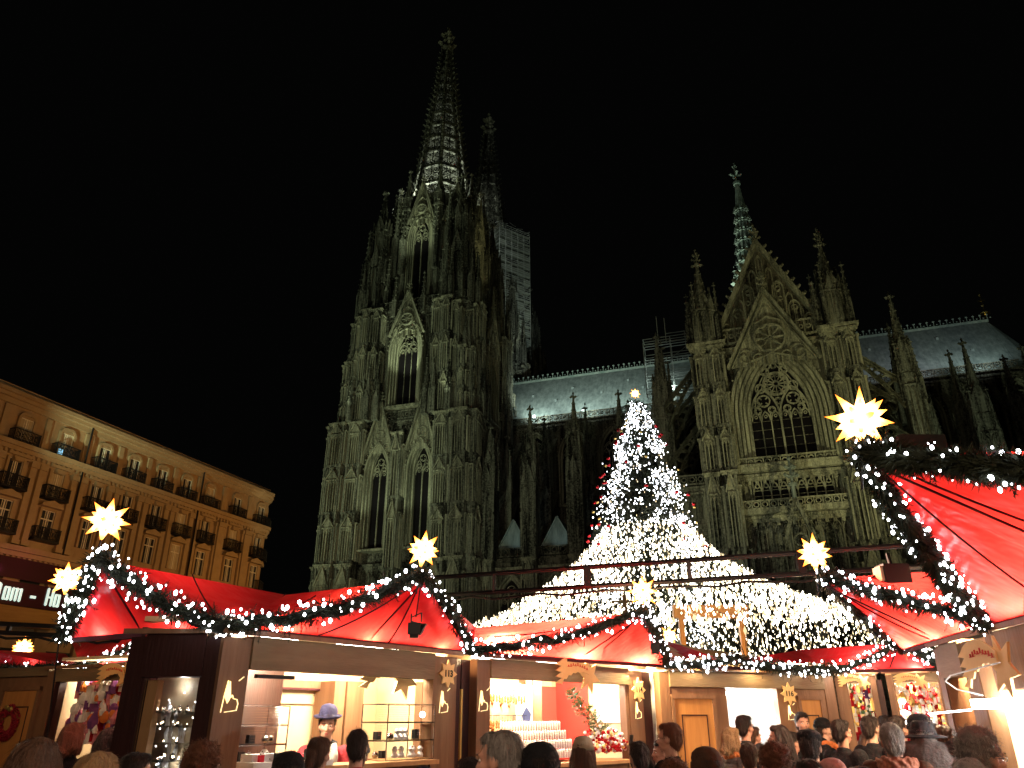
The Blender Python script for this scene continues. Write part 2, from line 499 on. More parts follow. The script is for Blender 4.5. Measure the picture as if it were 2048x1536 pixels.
def gable(fr, cu, hw, v0, va, parent, d0=.2, d1=1.0, deco=1, m='stone_pale', fill=True):
    """steep crocketed gable with blind tracery"""
    mb = MB()
    H = va-v0
    if fill:
        mb.fpoly(fr, [(cu-hw*.93, v0+.1), (cu+hw*.93, v0+.1), (cu, va-.5)], d0, d0+.12)
    for sg in (-1, 1):
        mb.fbar(fr, (cu+sg*hw, v0), (cu, va), .34, d0, d1)
        mb.fbar(fr, (cu+sg*(hw-.5), v0), (cu, va-1.2), .16, d0, d1*.8)
        n = max(4, int(H/1.15))
        for j in range(1, n):
            t = j/n
            x, z = cu+sg*(hw*(1-t)+.28), v0+H*t+.12
            mb.octa(mb.W(fr, x, z, (d0+d1)/2), .2, .26)
    if deco:
        r = hw*.34; cz = v0+H*.33
        if deco > 1:
            mb.fring(fr, cu, cz, r, .2, d0, d0+.8, 14)
            for k in range(8):
                a = k*pi/4
                mb.fbar(fr, (cu+.15*cos(a), cz+.15*sin(a)), (cu+r*.95*cos(a), cz+r*.95*sin(a)), .15, d0, d0+.7)
            for (rr_, zz_) in ((.62, .13), (.36, .62)):
                for s_ in (-1, 1): mb.fbar(fr, (cu, v0+H*zz_), (cu+s_*hw*rr_*.8, v0+H*(zz_-.08)), .14, d0, d0+.6)
            for q_ in range(5):
                u_ = -hw*.62+q_*hw*.31; mb.farch(fr, cu+u_, hw*.1, v0+H*.08, v0+H*.14, .1, d0, d0+.6, v0=v0-.6, n=3)
        foil(mb, ((fr[0][0]+fr[2][0]*d0, fr[0][1]+fr[2][1]*d0, 0), fr[1], fr[2]), cu, cz, r, .16)
        for sg in (-1, 1):
            mb.fring(fr, cu+sg*hw*.55, v0+H*.13, hw*.17, .12, d0, d0+.35, 10)
        mb.farch(fr, cu, hw*.16, v0+H*.56, v0+H*.78, .1, d0, d0+.3, v0=v0+H*.5, n=4)
    mbx = mb.W(fr, cu, 0, (d0+d1)/2)
    finial(mb, (mbx[0], mbx[1]), va-.1, min(1, .35+hw*.12))
    return mb.build('gable', [M[m]], parent)

# ------------------------------------------------------------------ the towers
TX, TY = 16.8, -15.7
core = MB()
core.box(TX-10.6, TX+10.6, TY-10.6, TY+10.6, 0, 71)
for a in range(4):
    fr = frot(TX, TY, 10.6, -pi/2 + a*pi/2)
    for v in (24.2, 48.4, 70.6): cornice(core, fr, -10.8, 10.8, v, .2, 1.3)
    for v in (49.2, 71.4):
        balustrade(core, fr, -11, 11, v, 1.5, .6, 1.1)
    # blind arcading of the wall fields
    for lo, hi, n, u0, u1 in ((18, 23.5, 9, -6, 6), (49.6, 53.5, 5, -6.2, -3.2), (49.6, 53.5, 5, 3.2, 6.2), (55, 69, 2, -5.2, -3.2), (55, 69, 2, 3.2, 5.2)):
        lancets(core, fr, u0, u1, lo, hi, n, 0, .14, .25)
core.prism(8, TX, TY, 8.6, 8.3, 70, 99.5, pi/8)
south_tower = core.build('tower', [M['stone']], cath)
south_tower['label'] = 'south tower, the nearer and brighter one'
for a in range(4):
    fr = frot(TX, TY, 10.6, -pi/2 + a*pi/2)
    if a == 2: continue                         # the north side stands against the nave
    # level one: two windows and a middle pier
    for cu in (-3.9, 3.9):
        gwindow(fr, cu, 1.35, 27.0, 39.6, 43.8, south_tower, lights=2, rings=3, depth=1.5, rw=.36, bars=False)
        gable(fr, cu, 2.7, 43.0, 52.4, south_tower, 1.2, 1.9)
    pier(fr, -.9, .9, 0, 46, 2.6, south_tower, 4)
    # level two: one tall window
    gwindow(fr, 0, 1.9, 51.5, 62.2, 66.6, south_tower, lights=3, rings=4, depth=1.5, rw=.36, bars=False)
    gable(fr, 0, 3.4, 65.0, 74.2, south_tower, 1.2, 1.9, 2)
    for sg in (-1, 1):
        # the clustered corner buttresses, narrowing at each storey
        for (u0, u1, d) in ((6.7, 9.2, 2.6), (9.9, 12.6, 3.1)):
            pier(fr, min(sg*u0, sg*u1), max(sg*u0, sg*u1), 0, 24.5, d+.3, south_tower, 2)
            pier(fr, min(sg*u0, sg*u1), max(sg*u0, sg*u1), 24.5, 48.8, d, south_tower, 3)
        for (u0, u1, d, vt) in ((5.2, 6.9, 1.8, 71.2), (7.2, 8.8, 2.3, 71.2), (9.0, 10.3, 1.7, 70.2), (10.5, 11.6, 1.9, 61)):
            pier(fr, min(sg*u0, sg*u1), max(sg*u0, sg*u1), 48.8, vt, d, south_tower, 3)
        mb = MB()
        for (u, r, z0, z1, d) in ((4.6, .5, 48.8, 60, 2.2), (6.2, .55, 48.8, 59.5, 2.7), (11.2, .5, 58, 67.5, 1.0), (9.2, .5, 48.8, 58, 3.0), (2.9, .4, 69, 78, 1.4)):
            p = mb.W(fr, sg*u, 0, d); pinnacle(mb, p[0], p[1], r, z0, z1)
        mb.build('pinnacle', [M['stone']], south_tower)['kind'] = 'stuff'
# level three: the octagon with its eight gabled windows
for k in range(8):
    fr = frot(TX, TY, 7.95, k*pi/4)
    gwindow(fr, 0, 1.55, 74, 88, 93.2, south_tower, lights=2, rings=4, depth=.8, rw=.32, bars=False)
    gable(fr, 0, 2.9, 91.5, 101.6, south_tower, .5, 1.2, 2)
    mb = MB(); a = k*pi/4+pi/8
    x, y = TX+8.9*cos(a), TY+8.9*sin(a)
    mb.prism(6, x, y, 1.0, .9, 71, 95, a)
    for q in range(6): mb.tube([(x+1.05*cos(q*pi/3), y+1.05*sin(q*pi/3), 71), (x+.95*cos(q*pi/3), y+.95*sin(q*pi/3), 95)], .13, 4)
    for z in (82, 90.5, 95): mb.prism(6, x, y, 1.3, 1.3, z, z+.5, a)
    pinnacle(mb, x, y, .75, 95.4, 106, .3)
    mb.build('turret', [M['stone']], south_tower)
# four free corner turrets beside the octagon
for sx in (-1, 1):
    for sy in (-1, 1):
        mb = MB(); x, y = TX+sx*8.5, TY+sy*8.7
        mb.prism(4, x, y, 2.5, 2.2, 71, 84, pi/4); mb.prism(8, x, y, 1.7, 1.4, 84, 91, pi/8)
        for q in range(4):
            fr = frot(x, y, 1.7, q*pi/2)
            lancets(mb, fr, -1.4, 1.4, 72, 82, 3, 0, .14, .3)
            mb.fpoly(fr, [(-1.4, 82), (1.4, 82), (0, 87)], 0, .35)
            for s in (-1, 1):
                p = mb.W(fr, s*1.6, 0, .2); pinnacle(mb, p[0], p[1], .42, 78, 91)
                p = mb.W(fr, s*1.5, 0, 1.2); pinnacle(mb, p[0], p[1], .48, 71, 84)
            p = mb.W(fr, 0, 0, 2.1); pinnacle(mb, p[0], p[1], .42, 71, 82)
        for q in range(8):
            fr = frot(x, y, 1.7, q*pi/4); mb.fbox(fr, -.5, -.3, 84, 91, 0, .2); mb.fpoly(fr, [(-.6, 90), (.6, 90), (0, 93)], 0, .3)
        pinnacle(mb, x, y, 1.25, 90, 101.5, .15)
        mb.build('turret', [M['stone']], south_tower)
# free pinnacles clustered round the foot of the spire
for k_, (dx_, dy_, zt_) in enumerate(((-5.6, -8.2, 100.5), (-3.4, -9.2, 97), (5.8, -8.4, 100.5), (3.6, -9.3, 97), (8.6, -4.5, 101.5), (9.4, 3.4, 99), (8.8, -7.0, 98), (-8.9, -4.6, 100), (-7.2, -6.4, 103), (7.4, -6.3, 103.5), (6.9, 6.9, 103), (-6.9, 6.9, 103))):
    mb = MB(); pinnacle(mb, TX+dx_, TY+dy_, .6, 80, zt_, .45); mb.build('pinnacle', [M['stone']], south_tower)
# the openwork spire
def spire(x, y, z0, z1, r0, r1, parent):
    o = MB(); H = z1-z0
    R = lambda z: r0+(r1-r0)*(z-z0)/H
    for k in range(8):
        a = pi/8+k*pi/4
        o.bar((x+r0*cos(a), y+r0*sin(a), z0), (x+r1*cos(a), y+r1*sin(a), z1), .75, .5)
        n = 30
        for j in range(n):
            z = z0+H*(j+.5)/n; r = R(z)+.42
            o.octa((x+r*cos(a), y+r*sin(a), z), .34, .42)
            o.octa((x+(r+.35)*cos(a), y+(r+.35)*sin(a), z+.25), .22, .22)
    ribs = o.build('spire_ribs', [M['stone']], parent)
    b = MB(); z = z0; hs = 5.2
    while z < z1-3:
        h = max(1.6, hs); r = R(z); r2 = R(min(z+h, z1))
        for k in range(8):
            fr = frot(x, y, r*cos(pi/8)-.1, k*pi/4); w = r*sin(pi/8)
            w2 = r2*sin(pi/8); lean = (r2-r)*cos(pi/8)
            # band at the foot of the panel
            b.fbox(fr, -w, w, z-.38, z+.32, -.3, .35)
            # slanted panel: openwork rings and lancets
            o_, U, N = fr; q = lambda u, v, d=0: b.W(fr, u, z+v, lean*v/h+d)
            if h > 2.2:
                for c in (-.5, .5):
                    for (dv, rr) in ((.3, .22), (.68, .2)):
                        cc = c*w; pts = [q(cc+w*rr*1.3*cos(t*pi/4), h*dv+w*rr*1.3*sin(t*pi/4)) for t in range(9)]
                        b.tube(pts, .11, 4)
                b.tube([q(-w, 0), q(0, h*.5), q(w, 0)], .11, 4); b.tube([q(-w2, h), q(0, h*.5), q(w2, h)], .11, 4)
                b.tube([q(0, 0), q(0, h)], .12, 4)
            else:
                b.tube([q(-w, 0), q(w2, h)], .1, 4); b.tube([q(w, 0), q(-w2, h)], .1, 4)
        z += h; hs *= .93
    b.build('spire_tracery', [M['stone']], parent)['kind'] = 'stuff'
    f = MB()
    f.prism(8, x, y, r1+.5, r1+.7, z1-.6, z1+.5); f.prism(8, x, y, .5, .4, z1, z1+2)
    for zz, rr in ((z1+2.0, 1.75), (z1+4.6, 1.25)):
        for k in range(4):
            a = k*pi/2+pi/5
            f.bar((x, y, zz-.6), (x+rr*cos(a), y+rr*sin(a), zz), .55)
            f.octa((x+rr*cos(a), y+rr*sin(a), zz+.3), .62, .8)
            f.octa((x+rr*.6*cos(a+.8), y+rr*.6*sin(a+.8), zz+.5), .5, .6)
        f.prism(6, x, y, .45, .35, zz, zz+2)
        f.octa((x, y, zz), .8)
    f.octa((x, y, z1+7.2), .5, 1.0)
    f.build('spire_finial', [M['stone_pale']], parent)
spire(TX-.3, TY, 99, 147, 6.6, .9, south_tower)
north_tower = copy_tree(south_tower, cath)
north_tower.location = (-1.0, 31.4, 2.0)
north_tower['label'] = 'north tower, farther away, with scaffolding on its side'
# lamps inside and on the tower, as the photo shows lit window heads and a glowing spire foot
def cspot(loc, tgt, p, c, size=60, rad=.2):
    return spot('floodlight', c2w(*loc[:2], loc[2]), c2w(*tgt[:2], tgt[2]), p, c, size, .7, rad)
for (x, y, z, p) in ((TX-2, TY-2, 101.5, 6500), (TX+2.5, TY+1, 105, 900), (TX, TY, 118, 170), (TX, TY, 132, 60), (15.6, 15.7, 110, 500), (15.6, 15.7, 128, 160)):
    point('spire_lamp', c2w(x, y, z), p, (.88, 1, .86), .3)
for (u, z, tz, p) in ((0, 50.5, 68, 9000), (3.9, 25.5, 46, 4200), (-3.9, 25.5, 46, 3600), (-.5, 72.5, 96, 11000), (9, 49.5, 62, 600), (-9, 49.5, 62, 450)):
    cspot((TX+u, TY-16.2, z), (TX+u, TY-10.6, tz), p, GRN, 44)
cspot((TX+15, TY-2, 72.5), (TX+8, TY, 93), 3000, YEL, 44)

# ------------------------------------------------------------------ nave between tower and transept
nave = MB()
nave.box(27.4, 68, -22.6, 22.6, 0, 25.0)
nave.box(27.4, 68, -7.6, 7.6, 20, 53)
fr = FS(0, -22.6)
cornice(nave, fr, 28, 68, 24.3, 0, 1.0); balustrade(nave, fr, 28, 68, 25.2, 1.3, .3, 1.3)
fc = FS(0, -7.6)
cornice(nave, fc, 28, 68, 51.8, 0, 1.2); balustrade(nave, fc, 28, 68, 52.8, 1.4, .5, 1.2)
nave_o = nave.build('nave', [M['stone_dark']], cath)
rf = MB()
def roof_pitch(mb, x0, x1, y0, ze, zr, step=.62, hip=None):
    """lead roof: sheets with standing seams"""
    nx = int((x1-x0)/step)
    for i in range(nx):
        a = x0+i*step; b = a+step
        mb.add([(a, y0, ze), (b-.05, y0, ze), (b-.05, -.02, zr), (a, -.02, zr)], [(0, 1, 2, 3)])
        mb.add([(b-.06, y0, ze), (b, y0, ze+.06), (b, 0, zr+.06), (b-.06, 0, zr)], [(0, 1, 2, 3)])
rf.mi = 0
for s in (-1, 1):
    rf.add([(27.4, s*8.2, 52.9), (68, s*8.2, 52.9), (68, 0, 65.2), (27.4, 0, 65.2)], [(0, 1, 2, 3)])
roof_pitch(rf, 27.4, 68.5, -8.25, 52.95, 65.3)
for i, (x, t) in enumerate(((33, .62), (38, .45), (41, .7), (47, .5), (52, .72), (55, .5), (60, .7), (62, .45))):
    z = 53+12.2*t; y = -8.2*(1-t)
    rf.box(x-.22, x+.22, y-.2, y+.2, z-.1, z+.35)
roof = rf.build('roof', [M['lead']], nave_o)
cr = MB()
def crest(mb, x0, x1, z):
    mb.box(x0, x1, -.15, .15, z-.1, z+.35)
    x = x0+.5
    while x < x1:
        mb.bar((x, 0, z+.3), (x, 0, z+1.15), .09); mb.octa((x, 0, z+1.3), .24); mb.octa((x+.5, 0, z+.7), .15); x += 1.05
crest(cr, 27.4, 68.5, 65.3)
cr.build('roof_crest', [M['copper']], roof)['kind'] = 'stuff'

def flyer(mb, x, y0, z0, y1, z1, w=.55):
    """flying buttress from pier (y0,z0) up to wall (y1,z1): arch below, straight coping above, pierced web"""
    n = 8; lo = []; hi = []
    for i in range(n+1):
        t = i/n
        y = y0+(y1-y0)*t
        zt = z0+(z1-z0)*t
        drop = 3.4*(1-t)**2+.9
        lo.append((y, zt-drop-.2*t)); hi.append((y, zt))
    fr = ((x-w/2, 0, 0), (0, 1), (1, 0))
    mb.fstrip(fr, lo, [(a, b+.65) for a, b in lo], 0, w)
    mb.fstrip(fr, [(a, b-.45) for a, b in hi], [(a, b+.1) for a, b in hi], -.15, w+.15)
    for i in range(1, n-1):
        a, b = lo[i][0], (lo[i][1]+.4+hi[i][1]-.3)/2
        rr = max(.2, (hi[i][1]-lo[i][1]-1.0)/2.4)
        mb.fring(fr, a, b, rr, .2, .1, w-.1, 8)
        mb.octa((x, hi[i][0], hi[i][1]+.35), .22)
def bay_pier(x, sc=1.0, ztop=53.0, y0=-25.0, mat_='stone'):
    """outer nave buttress with its tower-like pinnacles, inner pier and two flyers each"""
    fr = FS(x, y0+2.2)
    b = pier(fr, -1.0, 1.0, 0, 24.5, 2.4, nave_o, 2)
    mb = MB()
    for (dy, z0, w) in ((0, 24.5, 1.15), (1.5, 24.5, 1.0), (9.0, 25, 1.1)):
        yy = y0+.8+dy
        mb.box(x-w, x+w, yy-w*.8, yy+w*.8, z0, 38-dy*.2)
        for sx in (-1, 1):
            for zz in (26, 32):
                mb.box(x+sx*w-.15, x+sx*w+.15, yy-w*.8-.15, yy-w*.8+.15, zz, zz+5.5)
        lancets(mb, FS(x, yy-w*.8), -w+.15, w-.15, 26, 36, 2, 0, .13, .2)
        mb.fpoly(FS(x, yy-w*.8), [(-w, 36.3), (w, 36.3), (0, 40)], 0, .3)
    for (dx, dy, r, z0, z1) in ((0, .6, .95, 37, ztop), (-.9, -.4, .42, 36, 45), (.9, -.4, .42, 36, 45), (-.95, 1.6, .4, 36, 44), (.95, 1.6, .4, 36, 44),
                                (0, 9.3, .85, 36, ztop+1.5), (-.8, 8.5, .35, 36, 46), (.8, 8.5, .35, 36, 46)):
        pinnacle(mb, x+dx, y0+.8+dy, r, z0, z1, .35)
    mb.build('pinnacle', [M[mat_]], nave_o)['kind'] = 'stuff'
    fb = MB()
    for (ya, yb, za, zb) in ((-23.0, -15.6, 33, 38.5), (-23.0, -15.6, 27.5, 31.5), (-15, -7.6, 42.5, 49.5), (-15, -7.6, 34.0, 39.5)):
        flyer(fb, x, ya, za, yb, zb)
    fb.build('flying_buttress', [M['stone_pale']], nave_o)
for x, zt in ((31.5, 47.5), (38.5, 50.2), (46.0, 51.5), (53.5, 51.0), (61.0, 58.5)):
    bay_pier(x, ztop=zt)
# aisle windows with their gables and the little lead roofs behind them; clerestory windows
for x in (35.0, 42.25, 49.75, 57.2, 64.4):
    gwindow(FS(x, -22.6), 0, 1.7, 9, 18.2, 21.6, nave_o, lights=3, rings=2, depth=.6)
    gwindow(FS(x, -7.6), 0, 2.3, 37, 46, 50.2, nave_o, lights=4, rings=2, depth=.5)
    mb = MB(); fr = FS(x, -22.2)
    mb.add([mb.W(fr, -2.6, 26.6, -.5), mb.W(fr, 2.6, 26.6, -.5), mb.W(fr, 0, 31.2, -.5), mb.W(fr, 0, 31.2, -9), mb.W(fr, -2.6, 26.6, -9), mb.W(fr, 2.6, 26.6, -9)],
           [(0, 1, 2), (0, 2, 3, 4), (1, 5, 3, 2)])
    for t in (-.5, .0, .5): mb.fbox(fr, t*2-.03, t*2+.03, 26.6, 30.8-abs(t)*3.6, -.5, -.42)
    mb.fbar(fr, (-2.7, 26.5), (0, 31.3), .2, -.6, -.2); mb.fbar(fr, (2.7, 26.5), (0, 31.3), .2, -.6, -.2)
    mb.build('dormer_roof', [M['lead']], nave_o)
    pd = MB(); fr = FS(x, -22.6)
    pd.mi = 1
    cornice(pd, fr, -2.7, 2.7, 23.2, .5, .8)
    pd.build('parapet', [M['stone'], M['stone_pale']], nave_o)
# cold lamps in the roof gutter wash the lead from below
for (x, p) in ((35.0, 3400), (44.5, 2400), (53, 1500), (61, 500)):
    cspot((x, -13.0, 54.6), (x+2.5, -3.5, 60), p*1.6, (.80, 1, .92), 120, .4)
    mb = MB(); mb.box(x-.25, x+.25, -9.6, -9.3, 53.6, 54.0); mb.build('roof_lamp', [M['lamp_white'] if x < 40 else M['steel']], nave_o)
for x in (36.0, 43.0): cspot((x, -26.0, 25.8), (x, -22, 29.5), 120, CYA, 80)

# ------------------------------------------------------------------ scaffolding
def scaffold(cx, cy_, ang, wid, dep, z0, z1, lift=2.0, bay=1.6):
    """tube scaffold: standards, ledgers, boards, guard rails, diagonal braces"""
    U = Vector((cos(ang), sin(ang), 0)); V = Vector((sin(ang), -cos(ang), 0))
    o = Vector((cx, cy_, 0)); t = MB(); bd = MB()
    nb = int(wid/bay); nd = max(1, int(dep/bay)); nl = int((z1-z0)/lift)
    pt = lambda i, j, z: o+U*(i*wid/nb-wid/2)+V*(j*dep/nd)+Vector((0, 0, z))
    for i in range(nb+1):
        for j in range(nd+1):
            t.bar(pt(i, j, z0-.5), pt(i, j, z1+random.uniform(.2, 1.2)), .12)
    for l in range(nl+1):
        z = z0+l*(z1-z0)/nl
        for j in range(nd+1):
            for dz in (0, .55, 1.1): t.bar(pt(0, j, z+dz), pt(nb, j, z+dz), .1)
        for i in range(nb+1):
            for dz in (0, 1.1): t.bar(pt(i, 0, z+dz), pt(i, nd, z+dz), .1)
        p0, p1, p2, p3 = pt(0, 0, z-.1), pt(nb, 0, z-.1), pt(nb, nd, z-.1), pt(0, nd, z-.1)
        dn = Vector((0, 0, -.12))
        bd.hexa([p0+dn, p1+dn, p2+dn, p3+dn, p0, p1, p2, p3])
        for i in range(nb):
            if (i+l) % 3 == 0 and l < nl:
                t.bar(pt(i, nd, z), pt(i+1, nd, z+(z1-z0)/nl), .08)
            if random.random() < .55 and l < nl:
                a, b = pt(i, nd, z+.1), pt(i+1, nd, z+.1); up = Vector((0, 0, random.uniform(.7, 1.6)))
                bd.add([a, b, b+up, a+up], [(0, 1, 2, 3)])
    return t, bd
# direction 55 deg north of east: the octagon's south-east side
sa = radians(52)
sc_root = empty('scaffolding', (0, 0, 0), 'tall hanging scaffold boxed round a side of the farther tower', 'scaffolding')
sc_root.location = c2w(0, 0, 0); sc_root.rotation_euler = (0, 0, CANG)
t, bd = scaffold(22.6, 9.6, sa, 8.6, 4.2, 79.5, 108.5, 2.1, 1.5)
t.bar((20, 7, 108.5), (23, 9, 112), .15)
t.build('scaffold_tubes', [M['steel']], sc_root)['kind'] = 'stuff'
bd.build('scaffold_boards', [M['net']], sc_root)['kind'] = 'stuff'
mb = MB()
for k in range(5):
    a = Vector((22.6, 9.6, 0))+Vector((cos(sa), sin(sa), 0))*(k*2.1-4.2)+Vector((sin(sa), -cos(sa), 0))*2
    mb.bar((a.x, a.y, 79.5), (a.x-1.5, a.y+1.8, 71), .2); mb.bar((a.x, a.y, 112.6-abs(k-2)*.8), (a.x+sin(sa)*2.4, a.y-cos(sa)*2.4, 110), .1)
mb.build('bracket', [M['steel']], sc_root)
cspot((33, -6, 66), (24, 7, 92), 6500, (.86, 1.0, .80), 44)
sc2 = empty('scaffolding', c2w(0, 0, 0), 'small tube scaffold on the nave roof left of the transept', 'scaffolding', rz=CANG)
t, bd = scaffold(61.5, -10.6, 0, 9.6, 2.0, 54, 63.8, 3.2, 3.2)
t.bar((59.4, -12, 64), (59.4, -12, 69.5), .14); t.bar((60.8, -12, 64), (60.8, -12, 69), .14); t.bar((60.8, -12, 65.8), (64.2, -12, 65.8), .1); t.bar((64.2, -12, 62), (64.2, -12, 65.8), .1)
t.build('scaffold_tubes', [M['steel']], sc2)['kind'] = 'stuff'

# ------------------------------------------------------------------ south transept
tr = MB(); XC = 77.0
tr.box(XC-8.6, XC+8.6, -41, -7, 0, 47.5)
tr.add([(XC-8.2, -40.8, 47.5), (XC+8.2, -40.8, 47.5), (XC, -40.8, 60.5), (XC-8.2, 0, 47.5), (XC+8.2, 0, 47.5), (XC, 0, 63)], [(0, 1, 2), (0, 2, 5, 3), (1, 4, 5, 2)])
fr = FS(XC, -41)
lancets(tr, fr, -7.6, 7.6, 17.5, 23.4, 16, 0, .16, .3)
for u in (-5.6, -1.9, 1.9, 5.6):
    pass
transept = tr.build('transept', [M['stone']], cath)
mb = MB(); mb.mi = 0
cornice(mb, fr, -7.2, 7.2, 29.0, .4, 1.1); balustrade(mb, fr, -6, 6, 30.0, 1.3, 1.5, 1.0)
mb.fbox(fr, -6.4, 6.4, 29.5, 30.0, 0, 1.7)
cornice(mb, fr, -7.2, 7.2, 23.8, .4, 1.1); balustrade(mb, fr, -7, 7, 24.8, 1.1, 1.6, 1.0)
mb.fbox(fr, -7.4, 7.4, 24.2, 24.8, 0, 1.8)
for u0 in (-6.3, 4.9):
    lancets(mb, fr, u0, u0+1.4, 25.5, 28.6, 2, 0, .14, .4)
mb.build('gallery', [M['stone_pale']], transept)
# row of gallery windows
mb = MB(); mb.mi = 1
mb.fbox(fr, -4.6, 4.6, 25.3, 28.8, .02, .08); mb.mi = 0
lancets(mb, fr, -4.6, 4.6, 25.3, 28.6, 9, .1, .14, .3)
for i in range(9): mb.fring(fr, -4.6+9.2*(i+.5)/9, 28.0, .28, .1, .1, .35, 8)
for v in (26, 26.7, 27.4): mb.fbox(fr, -4.6, 4.6, v, v+.06, .08, .16)
mb.build('window', [M['stone_pale'], M['void']], transept)
gwindow(fr, -.15, 3.55, 30.6, 37.0, 44.6, transept, lights=6, rings=5, depth=1.5, rw=.5, rose=True)
gable(FS(XC, -41.6), -.1, 5.6, 43.4, 54.3, transept, 1.0, 1.9, 2)
# the great gable behind with its stepped blind lancets
mb = MB(); f2 = FS(XC, -40.9)
mb.mi = 2; mb.fpoly(f2, [(-7.2, 47.4), (7.2, 47.4), (0, 62.2)], 0, .3); mb.mi = 0  # darker sheet, its colour standing in for the dark behind the open tracery
for sg in (-1, 1):
    mb.fbar(f2, (sg*7.4, 47.2), (0, 62.6), .55, 0, 1.3)
    for j in range(1, 13):
        t = j/13; mb.octa(mb.W(f2, sg*(7.4*(1-t)+.45), 47.2+15.4*t+.3, .7), .32, .42)
        mb.octa(mb.W(f2, sg*(7.4*(1-t)+.75), 47.2+15.4*t+.55, .7), .2, .3)
mb.mi = 1
for i in range(-6, 7):
    u = i*1.05; top = 62.2-abs(u)*2.06-1.6
    if top > 49.5:
        mb.farch(f2, u, .34, top-1.0, top-.2, .14, .3, .75, v0=48.2, n=3)
        for w_ in range(49, int(top)-2, 4): mb.fring(f2, u, w_+.4, .3, .12, .3, .6, 8)
for sg in (-1, 1):
    for (u, a, b) in ((1.9, 50.5, 56), (3.6, 49.5, 52.8), (5.2, 48.5, 50.6)):
        mb.farch(f2, sg*u, .62, b-1.2, b-.2, .16, .3, .95, v0=a, n=4)
        mb.fring(f2, sg*u, b-1.1, .35, .1, .3, .8, 8)
mb.mi = 0
c = mb.W(f2, 0, 0, .7); finial(mb, (c[0], c[1]), 62.4, 1.15)
mb.build('gable', [M['stone_pale'], M['stone_pale'], M['stone_dark']], transept)
for sg in (-1, 1):
    mb = MB(); balustrade(mb, FS(XC, -42.2), min(sg*3.4, sg*7.2), max(sg*3.4, sg*7.2), 47.3, 2.2, 0, .8); cornice(mb, FS(XC, -41), min(sg*3.6, sg*7.2), max(sg*3.6, sg*7.2), 46.4, .8, 1.0)
    mb.build('balustrade', [M['stone_pale']], transept)
for sg in (-1, 1):
    xc = XC+sg*8.0-(1.0 if sg < 0 else 0)*.2
    f3 = FS(xc, -41)
    for (u0, u1, d) in ((-1.9, -.2, 2.0), (.3, 1.9, 2.4)):
        pier(f3, u0, u1, 0, 29.6, d+.3, transept, 3)
        pier(f3, u0, u1, 29.6, 46.8, d, transept, 3)
    tm = MB()
    tm.mi = 1; cornice(tm, f3, -2.0, 2.1, 47.0, 2.2, 1.2); tm.mi = 0
    x, y = xc, -42.2
    tm.prism(8, x, y, 1.9, 1.7, 47.3, 53, pi/8)
    for q in range(8):
        f4 = frot(x, y, 1.7, q*pi/4)
        lancets(tm, f4, -.6, .6, 48, 52, 2, 0, .1, .25); tm.fpoly(f4, [(-.65, 52.2), (.65, 52.2), (0, 54.6)], 0, .25)
        p = tm.W(f4, .72, 0, .35); 
        if q % 2: pinnacle(tm, p[0], p[1], .3, 47.3, 56.5)
    pinnacle(tm, x, y, 1.25, 52.6, 60.6, .15)
    finial(tm, (x, y), 60.2, .9)
    for dx in (-1.9, 1.9): pinnacle(tm, x+dx, y-.6, .42, 47.3, 54.5)
    tm.build('turret', [M['stone'], M['stone_pale']], transept)
    # side walls of the transept: windows, piers and the aisle roof
for (fr2, sg) in ((FW(XC-8.6, -24), -1), (FE(XC+8.6, -24), 1)):
    for u in (-11, -3.5, 4):
        gwindow(fr2, u, 1.8, 31, 40, 44, transept, lights=3, rings=2, depth=.5)
        p = pier(fr2, u+2.7, u+4.6, 0, 47, 1.6, transept, 4)
# central portal with its free gable and the tall finial
mb = MB(); f5 = FS(XC, -41)
mb.mi = 0
for sg in (-1, 1):
    mb.fbar(f5, (-.2+sg*4.3, 12.5), (-.2, 25.0), .42, 3.8, 4.6)
    for j in range(1, 9):
        t = j/9; mb.octa(mb.W(f5, -.2+sg*(4.3*(1-t)+.35), 12.5+12.5*t+.2, 4.2), .3)
    mb.farch(f5, -.2+sg*4.6*0, 2.6, 12, 16.5, .5, 3.4, 4.4, v0=5)
for r, v in ((.7, 20.3), (.55, 17.5)): mb.fring(f5, -.2, v, r, .22, 3.9, 4.5, 12)
mb.fbar(f5, (-1.9, 17), (1.5, 17), .2, 3.9, 4.4)
c = mb.W(f5, -.2, 0, 4.2); mb.mi = 1
mb.prism(6, c[0], c[1], .28, .22, 25, 27); mb.prism(8, c[0], c[1], .5, .5, 26.6, 26.9); finial(mb, (c[0], c[1]), 26.8, 1.15)
mb.mi = 0
for sg in (-1, 1):
    p = mb.W(f5, -.2+sg*5.4, 0, 3.4); pinnacle(mb, p[0], p[1], .6, 0, 21, .6)
    p = mb.W(f5, -.2+sg*2.2, 0, 4.0)
mb.box(XC-5, XC+5, -44, -41, 0, 12)
mb.build('portal_gable', [M['stone'], M['lead']], transept)

